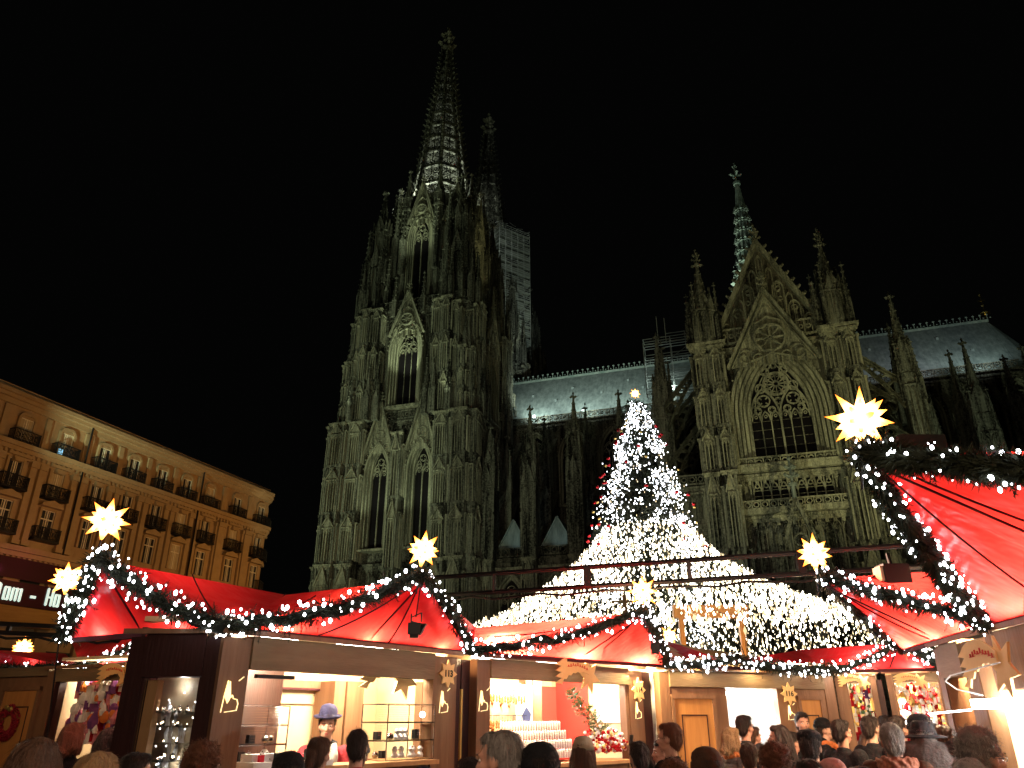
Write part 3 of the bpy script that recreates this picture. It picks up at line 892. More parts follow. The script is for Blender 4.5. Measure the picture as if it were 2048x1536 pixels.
# crossing spire (fleche): lead-clad, banded, with open lantern at its foot
mb = MB(); fx, fy = 77.2, 0
mb.prism(8, fx, fy, 3.4, 3.4, 60, 72, pi/8)
for k in range(8):
    a = k*pi/4+pi/8
    pinnacle(mb, fx+3.2*cos(a), fy+3.2*sin(a), .5, 66, 84)
    mb.octa((fx+3.7*cos(a), fy+3.7*sin(a), 80), .6)
    mb.bar((fx+3.0*cos(a), fy+3.0*sin(a), 72), (fx+2.6*cos(a), fy+2.6*sin(a), 80), .5)
mb.prism(8, fx, fy, 2.9, .45, 77, 104.5, pi/8)
for z in (82, 84.5, 87, 89.5, 92, 94.5, 97):
    r = 2.7-(z-79)*.0895
    mb.prism(8, fx, fy, r+.28, r+.2, z, z+.35, pi/8)
    for k in range(8):
        a = k*pi/4+pi/8; mb.octa((fx+(r+.25)*cos(a), fy+(r+.25)*sin(a), z+.5), .16, .25)
        b = k*pi/4; mb.prism(3, fx+(r+.05)*cos(b), fy+(r+.05)*sin(b), .5, .05, z+.4, z+1.9, b)
mb.prism(8, fx, fy, .75, .75, 104.3, 104.9)
mb.prism(6, fx, fy, .22, .12, 104.5, 110)
for k in range(4):
    a = k*pi/2+.3; mb.bar((fx, fy, 106.6), (fx+1.0*cos(a), fy+1.0*sin(a), 106.9), .3); mb.octa((fx+1.05*cos(a), fy+1.05*sin(a), 107), .34)
    mb.octa((fx+.4*cos(a), fy+.4*sin(a), 109), .22)
mb.build('crossing_spire', [M['copper']], cath)
for (dx, dy, z, p) in ((-6, -6, 66, 2200), (5, -7, 66, 1200)):
    cspot((fx+dx, fy+dy, z), (fx, fy, 92), p*9, (.84, 1, .80), 70)

# ------------------------------------------------------------------ choir east of the transept
ch = MB()
ch.box(85, 115, -7.6, 7.6, 20, 53); ch.box(85, 118, -22, 22, 0, 24)
cornice(ch, FS(0, -7.6), 85.5, 115, 51.8, 0, 1.2); balustrade(ch, FS(0, -7.6), 85.5, 115, 52.8, 1.4, .5, 1.2)
ch.prism(10, 115, 0, 8.0, 8.0, 20, 53); ch.prism(10, 117, 0, 23, 23, 0, 24)
choir = ch.build('choir', [M['stone_dark']], cath)
rf = MB()
for s in (-1, 1): rf.add([(84, s*8.2, 52.9), (114.8, s*8.2, 52.9), (114.8, 0, 65.2), (84, 0, 65.2)], [(0, 1, 2, 3)])
roof_pitch(rf, 84, 114.8, -8.25, 52.95, 65.3)
n = 10
for i in range(n):
    a0, a1 = -pi/2+pi*i/n, -pi/2+pi*(i+1)/n
    rf.add([(114.8+8.3*cos(a0), 8.3*sin(a0), 52.9), (114.8+8.3*cos(a1), 8.3*sin(a1), 52.9), (114.8, 0, 65.25)], [(0, 1, 2)])
for (x, t) in ((90, .6), (95, .7), (101, .5), (106, .75), (110, .4)):
    z = 53+12.2*t; y = -8.2*(1-t); rf.box(x-.22, x+.22, y-.2, y+.2, z-.1, z+.35)
croof = rf.build('roof', [M['lead']], choir)
cr = MB(); crest(cr, 84, 115, 65.3); cr.build('roof_crest', [M['copper']], croof)['kind'] = 'stuff'
mb = MB()
mb.bar((114.8, 0, 65.3), (114.8, 0, 70.2), .16); mb.lathe(10, (114.8, 0, 66.6), [(.1, 0), (.8, .15), (.85, .3), (.1, .5)])
mb.bar((114.2, 0, 69.4), (115.4, 0, 69.4), .2); mb.octa((114.8, 0, 70.6), .3, .5); mb.octa((114.8, 0, 68.4), .26)
mb.build('gilded_cross', [M['gold']], choir)
cspot((118, -8, 58), (114.8, 0, 68), 300, (1, .95, .7), 30)
for i, x in enumerate((89.5, 96.5, 103.5, 110.5, 117)):
    y0 = -25 if i < 4 else -22
    mb = MB()
    fr = FS(x, y0+2.2)
    pier(fr, -1.1, 1.1, 0, 26, 2.4, choir, 2)
    for (dy, w, z) in ((0, 1.2, 40), (8, 1.1, 41)):
        yy = y0+1+dy
        mb.box(x-w, x+w, yy-w, yy+w, 24, z)
        lancets(mb, FS(x, yy-w), -w+.15, w-.15, 27, 37, 2, 0, .14, .25)
        for (dx, ddy, r, z0, z1) in ((0, 0, .95, z-2, 52-(i % 2)*2+dy*.25), (-1.1, -.9, .42, 34, 44), (1.1, -.9, .42, 34, 44), (-1.1, .9, .4, 34, 43), (1.1, .9, .4, 34, 43)):
            pinnacle(mb, x+dx, yy+ddy, r, z0, z1, .35)
    if i == 1: pinnacle(mb, 94.5, -24, 1.0, 40, 56, .4)
    mb.build('pinnacle', [M['stone']], choir)['kind'] = 'stuff'
    fb = MB()
    for (ya, yb, za, zb) in ((-23, -16.5, 34, 39), (-15.5, -7.6, 43, 50), (-15.5, -7.6, 35, 41)): flyer(fb, x, ya, za, yb, zb)
    fb.build('flying_buttress', [M['stone_pale']], choir)
    if i < 4:
        gwindow(FS(x+3.5, -7.6), 0, 2.2, 37, 46, 50.2, choir, lights=4, rings=2, depth=.5)
        gwindow(FS(x+3.5, -22), 0, 1.8, 9, 17.5, 21, choir, lights=3, rings=2, depth=.5)
# flyers running along the nave and choir against the transept's flanks
def flyer_x(x0, z0, x1, z1, y, parent, w=.8):
    L_ = abs(x1-x0); sx = 1 if x1 > x0 else -1
    mb = MB(); flyer(mb, 0, 0, z0, L_, z1, w)
    mb.v = [(x0+v[1]*sx, y+v[0], v[2]) for v in mb.v]
    mb.build('flying_buttress', [M['stone_pale']], parent)
for (za, zb) in ((44.0, 51.5), (35.2, 43.0)): flyer_x(61.8, za, 68.4, zb, -25, transept); flyer_x(61.8, za, 68.4, zb, -32, transept)
for (za, zb) in ((43.2, 50.6), (34.8, 42.0)): flyer_x(93.2, za, 85.6, zb, -25, transept); flyer_x(93.2, za, 85.6, zb, -32, transept)
for (x_, y_) in ((61.0, -29), (94, -31)):
    pier(FS(x_, y_), -1.1, 1.1, 0, 33, 2.2, transept, 3)
    mb = MB(); mb.box(x_-1.1, x_+1.1, y_-2, y_+.4, 33, 44)
    lancets(mb, FS(x_, y_-2), -.95, .95, 34, 42, 3, 0, .14, .3)
    lancets(mb, FE(x_+1.1, y_-.8), -1, 1, 34, 42, 3, 0, .14, .3)
    for (dx, dy, r, z0, z1) in ((0, -.8, 1.0, 43, 57), (-1, -1.8, .42, 40, 49), (1, -1.8, .42, 40, 49)): pinnacle(mb, x_+dx, y_+dy, r, z0, z1, .35)
    mb.build('pinnacle', [M['stone']], transept)['kind'] = 'stuff'
# low lean-to wing walls with a gallery beside the transept front
for (xa, xb) in ((62.3, 67.6), (86.4, 92)):
    mb = MB(); fw_ = FS((xa+xb)/2, -38); hw_ = (xb-xa)/2
    mb.fbox(fw_, -hw_, hw_, 0, 29.5, -8, 0)
    cornice(mb, fw_, -hw_, hw_, 24.2, 0, .9); balustrade(mb, fw_, -hw_, hw_, 29.8, 1.3, .2, .9); cornice(mb, fw_, -hw_, hw_, 29.2, 0, .9)
    lancets(mb, fw_, -hw_+.3, hw_-.3, 25.3, 28.4, 6, 0, .16, .35); lancets(mb, fw_, -hw_+.3, hw_-.3, 12, 23, 7, 0, .16, .35)
    mb.build('wing', [M['stone_pale']], transept)
for (x, p, c) in ((100, 900, (.7, .76, .8)), (109, 1300, (.7, .88, .85)), (92, 500, (.7, .76, .78))):
    cspot((x, -13.5, 54.6), (x, -3, 60), p*1.3, c, 120, .4)
# a few sky-lit distant buildings are hidden behind: nothing else stands there
# ================================================================== GROUND
M['paving'] = mat('paving_stone', (0.11, 0.105, 0.10), 0.7, noise=(1.2, (0.05, 0.05, 0.048)), bump=.3, bscale=6)
g = MB(); g.add([(-600, -200, 0), (600, -200, 0), (600, 900, 0), (-600, 900, 0)], [(0, 1, 2, 3)])
g.build('ground', [M['paving']], kind='structure')

# ================================================================== HOTEL (long stone facade on the left)
M['hotel'] = mat('warm_ashlar', (0.46, 0.33, 0.19), 0.85, noise=(0.8, (0.27, 0.18, 0.10)), bump=.35, bscale=5, stretch=(1, 1, .5))
M['hotel_trim'] = mat('carved_trim', (0.42, 0.31, 0.18), 0.85, noise=(1.6, (0.32, 0.23, 0.13)), bump=.3, bscale=9)
M['frame_white'] = mat('white_window_frame', (0.75, 0.70, 0.58), 0.6)
M['glass_dark'] = mat('night_window_glass', (0.03, 0.03, 0.035), 0.08, spec=.6)
M['curtain'] = mat('pale_curtain', (0.42, 0.36, 0.25), 0.9)
M['iron'] = mat('black_iron', (0.02, 0.02, 0.022), 0.5, 0.4)
HS = 1.25
hO = Vector((-34.4*HS, 46.5*HS, 0)); hD = Vector((10.5, 27.3, 0)).normalized(); hN = Vector((hD.y, -hD.x, 0))
hz = lambda z: 1.75+(z-1.75)*HS
hotel = empty('hotel_building', hO, 'long warm stone hotel facade with rows of small iron balconies and a rounded end', 'building', rz=math.atan2(hD.y, hD.x))
# local frame: x along the facade (away from camera), facade faces -y
HF = ((0, 0, 0), (1, 0), (0, -1))
mb = MB()
L0, L1 = -28, 35.8
mb.box(L0, L1, 0, 14, 0, hz(21.6))
mb.lathe(16, (L1-2.0, 4.2, 0), [(4.3, 0), (4.3, hz(21.6))])
mb.build('wall', [M['hotel']], hotel)
mb = MB()
def hc(z, s, dent=True):
    mb.fbox(HF, L0, L1, hz(z), hz(z)+.35*s, 0, .75*s); mb.fbox(HF, L0, L1, hz(z)-.3*s, hz(z), 0, .5*s); mb.fbox(HF, L0, L1, hz(z)-.75*s, hz(z)-.3*s, 0, .22*s)
    if dent:
        x = L0
        while x < L1: mb.fbox(HF, x, x+.22, hz(z)-.55*s, hz(z)-.3*s, .22*s, .42*s); x += .5
    mb.lathe(20, (L1-2.0, 4.2, hz(z)-.3*s), [(4.3, -.4*s), (4.5, -.3*s), (4.8, 0), (5.05, .3*s), (5.05, .65*s), (4.3, .7*s)])
hc(22.0, 1.0, False); hc(18.6, 1.1); hc(11.9, 1.2)
mb.fbox(HF, L0, L1, hz(22.0)+.3, hz(22.0)+.9, -.6, .1)
mb.build('cornice', [M['hotel_trim']], hotel)
wx = [-24.5, -20.7, -16.9, -13.1, -9.3, -5.5, -1.8, 2.0, 2.95+3.95, 11.25, 14.85, 18.45, 22.0, 25.6, 30.1, 34.4]
wx = [-23.8, -20, -16.2, -12.4, -8.6, -4.8, -1.0, 2.95, 7.0, 11.2, 14.8, 18.5, 22.0, 25.6, 30.1, 34.4]
lit = random.Random(3)
def hwin(x, z0, z1, w, tall, curved=False):
    f = MB()
    f.mi = 0
    if curved: a = radians(-62); fr = frot(L1-2.0, 4.2, 4.28, a); x = 0
    else: fr = HF
    f.fbox(fr, x-w/2-.22, x-w/2, z0, z1+.1, 0, .24); f.fbox(fr, x+w/2, x+w/2+.22, z0, z1+.1, 0, .24)
    if tall == 2:
        f.fpoly(fr, [(x-w/2-.45, z1+.25), (x+w/2+.45, z1+.25), (x+w/2+.35, z1+.5), (x, z1+.85), (x-w/2-.35, z1+.5)], 0, .55)
    elif tall == 1:
        f.fbox(fr, x-w/2-.4, x+w/2+.4, z1+.2, z1+.45, 0, .5)
    else:
        f.farch(fr, x, w/2, z1-.15, z1+.25, .22, 0, .26, n=5)
    f.fbox(fr, x-w/2-.1, x+w/2+.1, z1-.02, z1+.2, 0, .2)
    win = f.build('window', [M['hotel_trim']], hotel)
    g_ = MB(); g_.fbox(fr, x-w/2, x+w/2, z0, z1, .01, .05); g_.build('pane', [M['curtain'] if lit.random() < .35 else M['glass_dark']], win)
    c = MB()
    c.fbox(fr, x-.05, x+.05, z0, z1, .05, .12)
    if tall == 2: c.fbox(fr, x-w/2, x+w/2, z0+(z1-z0)*.66, z0+(z1-z0)*.66+.09, .05, .13)
    for s in (-1, 1): c.fbox(fr, x+s*w/2-.05, x+s*w/2+.05, z0, z1, .05, .12); c.fbox(fr, x+s*w*.25-.13*s-.02, x+s*w*.25-.13*s+.02, z0, z1, .05, .1)
    c.fbox(fr, x-w/2, x+w/2, z1-.07, z1, .05, .12)
    c.build('window_frame', [M['frame_white']], win)
    if tall < 2 or (tall == 2 and x < 8):
        b = MB(); bw = w/2+.55; bz = z0-.1; bd = .75
        b.fbox(fr, x-bw, x+bw, bz-.18, bz, 0, bd+.05)
        b.fbox(fr, x-bw, x+bw, bz+.95, bz+1.02, bd-.06, bd); b.fbox(fr, x-bw, x+bw, bz+.1, bz+.14, bd-.06, bd)
        for s in (-1, 1): b.fbox(fr, x+s*bw-.03, x+s*bw+.03, bz+.93, bz+1.0, 0, bd)
        n = int(2*bw/.13)
        for i in range(n+1): u = x-bw+i*2*bw/n; b.fbox(fr, u-.02, u+.02, bz, bz+.97, bd-.05, bd-.01)
        for s in (-1, 1):
            for k in range(5): b.fbox(fr, x+s*bw-.02, x+s*bw+.02, bz, bz+.97, k*bd/5, k*bd/5+.04)
        for i in range(4): b.fring(fr, x-bw+(i+.5)*bw/2, bz+.5, .2, .05, bd-.05, bd-.02, 8)
        b.build('balcony', [M['iron']], hotel)
for x in wx:
    hwin(x, hz(19.05), hz(20.75), 1.25, 0)
    hwin(x, hz(16.0), hz(17.9), 1.25, 1)
    hwin(x, hz(13.1), hz(15.1), 1.3, 2)
scr = MB(); scr.fbox(HF, wx[8]-.55, wx[8]-.05, hz(19.0), hz(19.55), .06, .1)
M['screen'] = mat('blue_screen', (.1, .2, .3), emit=(.35, .75, 1.0), estr=1.6)
scr.build('lit_screen', [M['screen']], hotel)
for u_ in (9.1, 23.9): 
    dp = MB(); dp.tube([(u_, -.45, hz(12)), (u_, -.45, hz(21.8))], .09, 6); dp.build('downpipe', [M['iron']], hotel)
for a_, z0, z1, t_ in ((0, 19.05, 20.75, 0), (0, 16.0, 17.9, 1), (0, 13.1, 15.1, 2)):
    hwin(0, hz(z0), hz(z1), 1.1, t_, True)
# pilasters between the windows, with capitals
mb = MB()
for i in range(len(wx)-1):
    c = (wx[i]+wx[i+1])/2
    for u in (c-.42, c+.42):
        mb.fbox(HF, u-.28, u+.28, hz(12.4), hz(18.0), 0, .3); mb.fbox(HF, u-.38, u+.38, hz(17.6), hz(17.95), 0, .45); mb.fbox(HF, u-.36, u+.36, hz(12.4), hz(12.7), 0, .42)
    mb.fbox(HF, c-.25, c+.25, hz(18.9), hz(21.3), 0, .2)
for u in (27.9, 32.3): mb.fbox(HF, u-.5, u+.5, hz(12.4), hz(18.0), 0, .5); mb.fbox(HF, u-.6, u+.6, hz(17.6), hz(18.0), 0, .65)
for x in wx:
    mb.fpoly(HF, [(x-.5, hz(18.0)), (x+.5, hz(18.0)), (x+.35, hz(17.7)), (x-.35, hz(17.7))], 0, .5)
mb.build('pilaster', [M['hotel_trim']], hotel)['kind'] = 'stuff'
# ground and first floor below: rusticated piers and a fascia
mb = MB()
for i in range(len(wx)-1):
    c = (wx[i]+wx[i+1])/2
    mb.fbox(HF, c-.6, c+.6, 0, hz(11.4), 0, .35)
    for z in np.arange(.5, hz(11), .6): mb.fbox(HF, c-.64, c+.64, z, z+.5, 0, .4)
mb.build('pier', [M['hotel']], hotel)['kind'] = 'stuff'
mb = MB()
for x in wx: mb.fbox(HF, x-1.2, x+1.2, 1, hz(6), .01, .06); mb.fbox(HF, x-.9, x+.9, hz(7.4), hz(10.9), .01, .06)
mb.build('shop_window', [M['glass_dark']], hotel)['kind'] = 'stuff'
# lights of the square on the facade: sodium street lamps
for (u, d, z, p) in ((-6, 20, 13, 2600), (14, 22, 13, 3800), (33, 19, 12, 3800)):
    w = hO+hD*u+hN*d; tgt = hO+hD*(u+3)+Vector((0, 0, hz(17)))
    spot('street_floodlight', (w.x, w.y, z), tgt, p*1.15, (1.0, .45, .10), 110, .8, .4)
# flag on a pole at the far corner
fp = hO+hD*37.5+hN*4
flag = empty('flagpole', (fp.x, fp.y, 0), 'thin flagpole with a limp orange-lit flag beyond the hotel corner', 'flagpole')
mb = MB(); mb.tube([(0, 0, 0), (0, 0, hz(12.4))], [.12, .07], 6); mb.build('pole', [M['steel']], flag)
mb = MB()
zt = hz(12.2); vs = []
for i in range(7):
    for j in range(7):
        vs.append((-i*.38, .25*sin(i*1.3+j*.5), zt-j*.42-i*.28*(1+.1*j)))
mb.add(vs, [(i*7+j, (i+1)*7+j, (i+1)*7+j+1, i*7+j+1) for i in range(6) for j in range(6)])
M['flagcloth'] = mat('flag_cloth', (.55, .16, .05), .8, noise=(1.5, (.08, .05, .03)))
mb.build('flag', [M['flagcloth']], flag)
# ================================================================== MARKET MATERIALS
def fabric_red(name, col, tcol, tw=0.45, gloss=.3):
    m = bpy.data.materials.new(name); m.use_nodes = True
    N = m.node_tree.nodes; L = m.node_tree.links
    out = N['Material Output']; b = N['Principled BSDF']
    b.inputs['Base Color'].default_value = (*col, 1); b.inputs['Roughness'].default_value = .34; b.inputs['Specular IOR Level'].default_value = gloss
    tr_ = N.new('ShaderNodeBsdfTranslucent'); tr_.inputs[0].default_value = (*tcol, 1)
    mx = N.new('ShaderNodeMixShader'); mx.inputs[0].default_value = tw
    L.new(b.outputs[0], mx.inputs[1]); L.new(tr_.outputs[0], mx.inputs[2]); L.new(mx.outputs[0], out.inputs[0])
    tc = N.new('ShaderNodeTexCoord'); nz = N.new('ShaderNodeTexNoise'); nz.inputs['Scale'].default_value = 2.2; nz.inputs['Detail'].default_value = 3
    mp = N.new('ShaderNodeMapping'); mp.inputs['Scale'].default_value = (1, 1, .35); L.new(tc.outputs['Object'], mp.inputs[0]); L.new(mp.outputs[0], nz.inputs['Vector'])
    bp = N.new('ShaderNodeBump'); bp.inputs['Strength'].default_value = .7; bp.inputs['Distance'].default_value = .15
    L.new(nz.outputs[0], bp.inputs['Height']); L.new(bp.outputs[0], b.inputs['Normal'])
    return m
M['red'] = fabric_red('red_canvas', (.60, .006, .030), (.90, .060, .060), .5)
M['canvas_lit_copy'] = fabric_red('canvas_painted_yellow_lit', (.78, .42, .16), (.9, .6, .25))  # lit copy of the canvas: the lamps' yellow glow put into the colour
M['seam'] = mat('dark_seam', (.05, .006, .01), .7)
M['wood'] = mat('stained_wood_panel', (.26, .14, .075), .5, noise=(2.5, (.15, .075, .04)), bump=.25, bscale=12, stretch=(3, 3, .35))
M['wood_dark'] = mat('dark_brown_wood', (.045, .014, .012), .5, noise=(2.5, (.028, .01, .009)), bump=.2, bscale=14, stretch=(3, 3, .35))
M['wood_beam'] = mat('greyed_beam', (.25, .18, .10), .55, noise=(1.6, (.13, .085, .045)), bump=.3, bscale=20, stretch=(.4, .4, 3))
M['door_wood'] = mat('honey_pine_door', (.55, .26, .08), .45, noise=(3, (.40, .17, .05)), bump=.15, bscale=14, stretch=(4, 4, .3))
M['pale_panel'] = mat('cream_panel', (.74, .60, .38), .6, noise=(1.5, (.62, .48, .29)))
M['pine_panel'] = mat('pale_pine', (.62, .36, .17), .5, noise=(4, (.50, .27, .12)), stretch=(4, 4, .3))
M['ply'] = mat('cutout_plywood', (.90, .60, .26), .6, noise=(6, (.8, .48, .18)))
M['ink'] = mat('black_ink', (.02, .015, .01), .8)
M['redink'] = mat('red_lettering', (.7, .06, .03), .7)
M['fir'] = mat('fir_needles', (.030, .036, .016), .7, noise=(9, (.010, .014, .007)))
M['fircore'] = mat('garland_core', (.008, .010, .006), .9)
M['white_bulb'] = mat('white_bulb', (1, 1, 1), emit=(1.0, .93, .84), estr=16)
M['cool_bulb'] = mat('cool_white_bulb', (1, 1, 1), emit=(.92, .94, 1.0), estr=14)
M['warm_bulb'] = mat('warm_bulb', (1, 1, 1), emit=(1.0, .72, .34), estr=1.7)
M['cream_bulb'] = mat('dim_cream_bulb', (1, .9, .7), emit=(1.0, .74, .38), estr=1.15)
M['canopy_bulb'] = mat('warm_white_bulb', (1, 1, 1), emit=(1.0, .90, .68), estr=11)
M['cable'] = mat('black_cable', (.012, .012, .012), .6)
M['black'] = mat('black_metal', (.012, .012, .013), .45, .2)
M['silver'] = mat('silver', (.8, .8, .78), .15, 1.0)
M['goldy'] = mat('gold_leaf', (.85, .62, .2), .3, .8)
M['white'] = mat('white_enamel', (.8, .8, .78), .4)
M['tube_lamp'] = mat('lamp_tube', (1, 1, 1), emit=(1, .95, .88), estr=14)
M['logo'] = mat('backlit_cutout', (1, .9, .6), emit=(1.0, .78, .36), estr=1.5)
def glassy(name, a=.25, tint=(.8, .85, .85)):
    m = bpy.data.materials.new(name); m.use_nodes = True
    N = m.node_tree.nodes; L = m.node_tree.links
    t = N.new('ShaderNodeBsdfTransparent'); g_ = N.new('ShaderNodeBsdfGlossy'); g_.inputs['Roughness'].default_value = .03; g_.inputs[0].default_value = (*tint, 1)
    mx = N.new('ShaderNodeMixShader'); f = N.new('ShaderNodeFresnel'); f.inputs[0].default_value = 1.5
    ad = N.new('ShaderNodeMath'); ad.operation = 'ADD'; ad.inputs[1].default_value = a*.2
    L.new(f.outputs[0], ad.inputs[0]); L.new(ad.outputs[0], mx.inputs[0]); L.new(t.outputs[0], mx.inputs[1]); L.new(g_.outputs[0], mx.inputs[2])
    L.new(mx.outputs[0], N['Material Output'].inputs[0])
    return m
M['glass'] = glassy('clear_glass')
def star_paper(name, col):
    m = bpy.data.materials.new(name); m.use_nodes = True
    N = m.node_tree.nodes; L = m.node_tree.links
    d = N.new('ShaderNodeBsdfTranslucent'); d.inputs[0].default_value = (*col, 1)
    e = N.new('ShaderNodeBsdfDiffuse'); e.inputs[0].default_value = (*[c*.8 for c in col], 1)
    mx = N.new('ShaderNodeMixShader'); mx.inputs[0].default_value = .35
    L.new(d.outputs[0], mx.inputs[1]); L.new(e.outputs[0], mx.inputs[2]); L.new(mx.outputs[0], N['Material Output'].inputs[0])
    return m
M['star'] = star_paper('yellow_star_shade', (.95, .50, .10))
def star_glow(m, R):
    # lamp glow painted into the paper as emission: white-hot near the bulb, orange at the tips
    m = m.copy(); N = m.node_tree.nodes; L = m.node_tree.links
    tc = N.new('ShaderNodeTexCoord'); ln = N.new('ShaderNodeVectorMath'); ln.operation = 'LENGTH'; L.new(tc.outputs['Object'], ln.inputs[0])
    dv = N.new('ShaderNodeMath'); dv.operation = 'DIVIDE'; dv.inputs[1].default_value = R; L.new(ln.outputs['Value'], dv.inputs[0])
    cr = N.new('ShaderNodeValToRGB'); e = cr.color_ramp.elements
    e[0].position = .30; e[0].color = (1, .78, .42, 1); e[1].position = 1.0; e[1].color = (1, .26, .025, 1)
    k = e.new(.72); k.color = (1, .48, .10, 1)
    L.new(dv.outputs[0], cr.inputs[0])
    pw = N.new('ShaderNodeMath'); pw.operation = 'POWER'; pw.inputs[1].default_value = -2.3; L.new(dv.outputs[0], pw.inputs[0])
    ml = N.new('ShaderNodeMath'); ml.operation = 'MULTIPLY'; ml.inputs[1].default_value = 1.5; L.new(pw.outputs[0], ml.inputs[0])
    em = N.new('ShaderNodeEmission'); L.new(cr.outputs[0], em.inputs[0]); L.new(ml.outputs[0], em.inputs[1])
    ad = N.new('ShaderNodeAddShader'); old = N['Material Output'].inputs[0].links[0].from_socket
    L.new(old, ad.inputs[0]); L.new(em.outputs[0], ad.inputs[1]); L.new(ad.outputs[0], N['Material Output'].inputs[0])
    return m
STARM = {}

# ================================================================== BUILDERS
def star(c, R, lab, seed=0, power=None, core=.36, tilt=0.0, stem=.22):
    """moravian star: 26 hollow paper spikes round a lamp"""
    rnd = random.Random(seed)
    root = empty('star_lamp', c, lab, 'star lamp', 'glowing star lamps', rz=rnd.uniform(0, 1))
    root.rotation_euler = (tilt, rnd.uniform(-.15, .15), rnd.uniform(-.5, .5))
    mb = MB(); dirs = []
    for k in range(8): dirs.append((0, k*pi/4, 1.0))
    for k in range(8): dirs.append((pi/4, k*pi/4+pi/8, .78)); dirs.append((-pi/4, k*pi/4+pi/8, .78))
    dirs += [(pi/2, 0, 1.0), (-pi/2, 0, 1.0)]
    # the big ring of eight lies upright, facing the visitors
    for el, az, s in dirs:
        d = Vector((cos(el)*cos(az), sin(el), cos(el)*sin(az)))
        a = d.cross(Vector((.3, .9, .2))); a.normalize(); b = d.cross(a)
        w = R*.20
        base = [d*R*core+a*w*cos(q*pi/2+pi/4)+b*w*sin(q*pi/2+pi/4) for q in range(4)]
        tip = d*R*(s*rnd.uniform(.94, 1.05))
        mb.add([*base, tip], [(0, 1, 4), (1, 2, 4), (2, 3, 4), (3, 0, 4)])
    if R not in STARM: STARM[R] = star_glow(M['star'], R)
    mb.build('star_shade', [STARM[R]], root)
    m2 = MB(); m2.ell((0, 0, 0), (R*.16,)*3, 8, 6)
    m2.build('bulb', [M['white_bulb']], root)
    m3 = MB(); m3.tube([(0, 0, -R*.3), (0, 0, -R-stem)], .009, 5)
    m3.build('stem', [M['black']], root)
    point('star_light', c, power if power else 12, (1.0, .74, .42), R*.12)
    return root
def bulbs(mb, c, r, rnd):
    mb.octa(c, r*rnd.uniform(.8, 1.15), r*rnd.uniform(1.0, 1.5))
def garland(path, r, lab, nb=30, br=.014, dens=900, seed=0, grp='fir garlands with white bulbs along the tent edges', parent=None):
    """fir garland: wire core, thousands of needles, small white bulbs"""
    rnd = random.Random(seed)
    pts = [Vector(p) for p in path]
    L = [0.0]
    for a, b in zip(pts, pts[1:]): L.append(L[-1]+(b-a).length)
    T = L[-1]
    def at(s):
        for i in range(len(pts)-1):
            if s <= L[i+1] or i == len(pts)-2:
                t = (s-L[i])/max(1e-6, L[i+1]-L[i]); return pts[i].lerp(pts[i+1], t), (pts[i+1]-pts[i]).normalized()
    root = empty('garland', pts[0], lab, 'garland', grp)
    o = pts[0]
    core = MB(); n = max(6, int(T/.12)); pp = []; rr = []
    for i in range(n+1):
        p, d = at(T*i/n); pp.append(p-o+Vector((rnd.gauss(0, r*.12), rnd.gauss(0, r*.12), rnd.gauss(0, r*.15)))); rr.append(r*rnd.uniform(.28, .5))
    core.tube(pp, rr, 7); core.build('wire_core', [M['fircore']], root)
    nd = MB()
    for i in range(int(T*dens*2.2)):
        s = rnd.uniform(0, T); p, d = at(s); p = p-o
        a = rnd.uniform(0, 2*pi)
        s1 = d.cross(Vector((0, 0, 1))).normalized(); s2 = d.cross(s1)
        rad = s1*cos(a)+s2*sin(a)
        lump = .75+.35*sin(s*9+a*2)*sin(s*3.1+seed)
        b0 = p+rad*r*rnd.uniform(.1, .8)*lump
        dr = (rad*rnd.uniform(.4, 1)+d*rnd.uniform(-.8, .8)+Vector((0, 0, -.25*rnd.random()))).normalized()
        ln = r*rnd.uniform(.35, .75); w = dr.cross(rad+d*.3).normalized()*r*.05
        nd.add([b0-w, b0+w, b0+dr*ln], [(0, 1, 2)])
    for i in range(int(T*16)):                       # ragged sprigs standing out of the rope
        s = rnd.uniform(0, T); p, d = at(s); p = p-o
        a = rnd.uniform(0, 2*pi); s1 = d.cross(Vector((0, 0, 1))).normalized(); s2 = d.cross(s1); rad = s1*cos(a)+s2*sin(a)
        dr = (rad+d*rnd.uniform(-.7, .7)+Vector((0, 0, -.35))).normalized(); ln = r*rnd.uniform(.7, 1.25); b0 = p+rad*r*.45
        for q in range(26):
            c = b0+dr*ln*q/26; n_ = (Vector((rnd.gauss(0, 1), rnd.gauss(0, 1), rnd.gauss(0, 1))).normalized()+dr*.8).normalized(); w = n_.cross(dr).normalized()*r*.03
            nd.add([c-w, c+w, c+n_*r*.28], [(0, 1, 2)])
    nd.build('needles', [M['fir']], root)['kind'] = 'stuff'
    bb = MB(); k = 0
    nb = int(nb*.9)
    for i in range(nb):
        s = T*(i+.5)/nb+rnd.gauss(0, .09); s = min(max(s, .01), T-.01)
        p, d = at(s); s1 = d.cross(Vector((0, 0, 1))).normalized(); s2 = d.cross(s1)
        a = rnd.uniform(0, 2*pi); rad = s1*cos(a)+s2*sin(a)
        rad = (rad+Vector((0, -.5, 0))).normalized(); q = br*rnd.choice((.42, .6, .72, .85, 1.15)); bb.ell(p-o+rad*r*rnd.uniform(.75, 1.15), (q, q, q*rnd.uniform(1, 1.5)), 6, 4)
    bb.build('bulbs', [M['cool_bulb']], root)['kind'] = 'stuff'
    return root
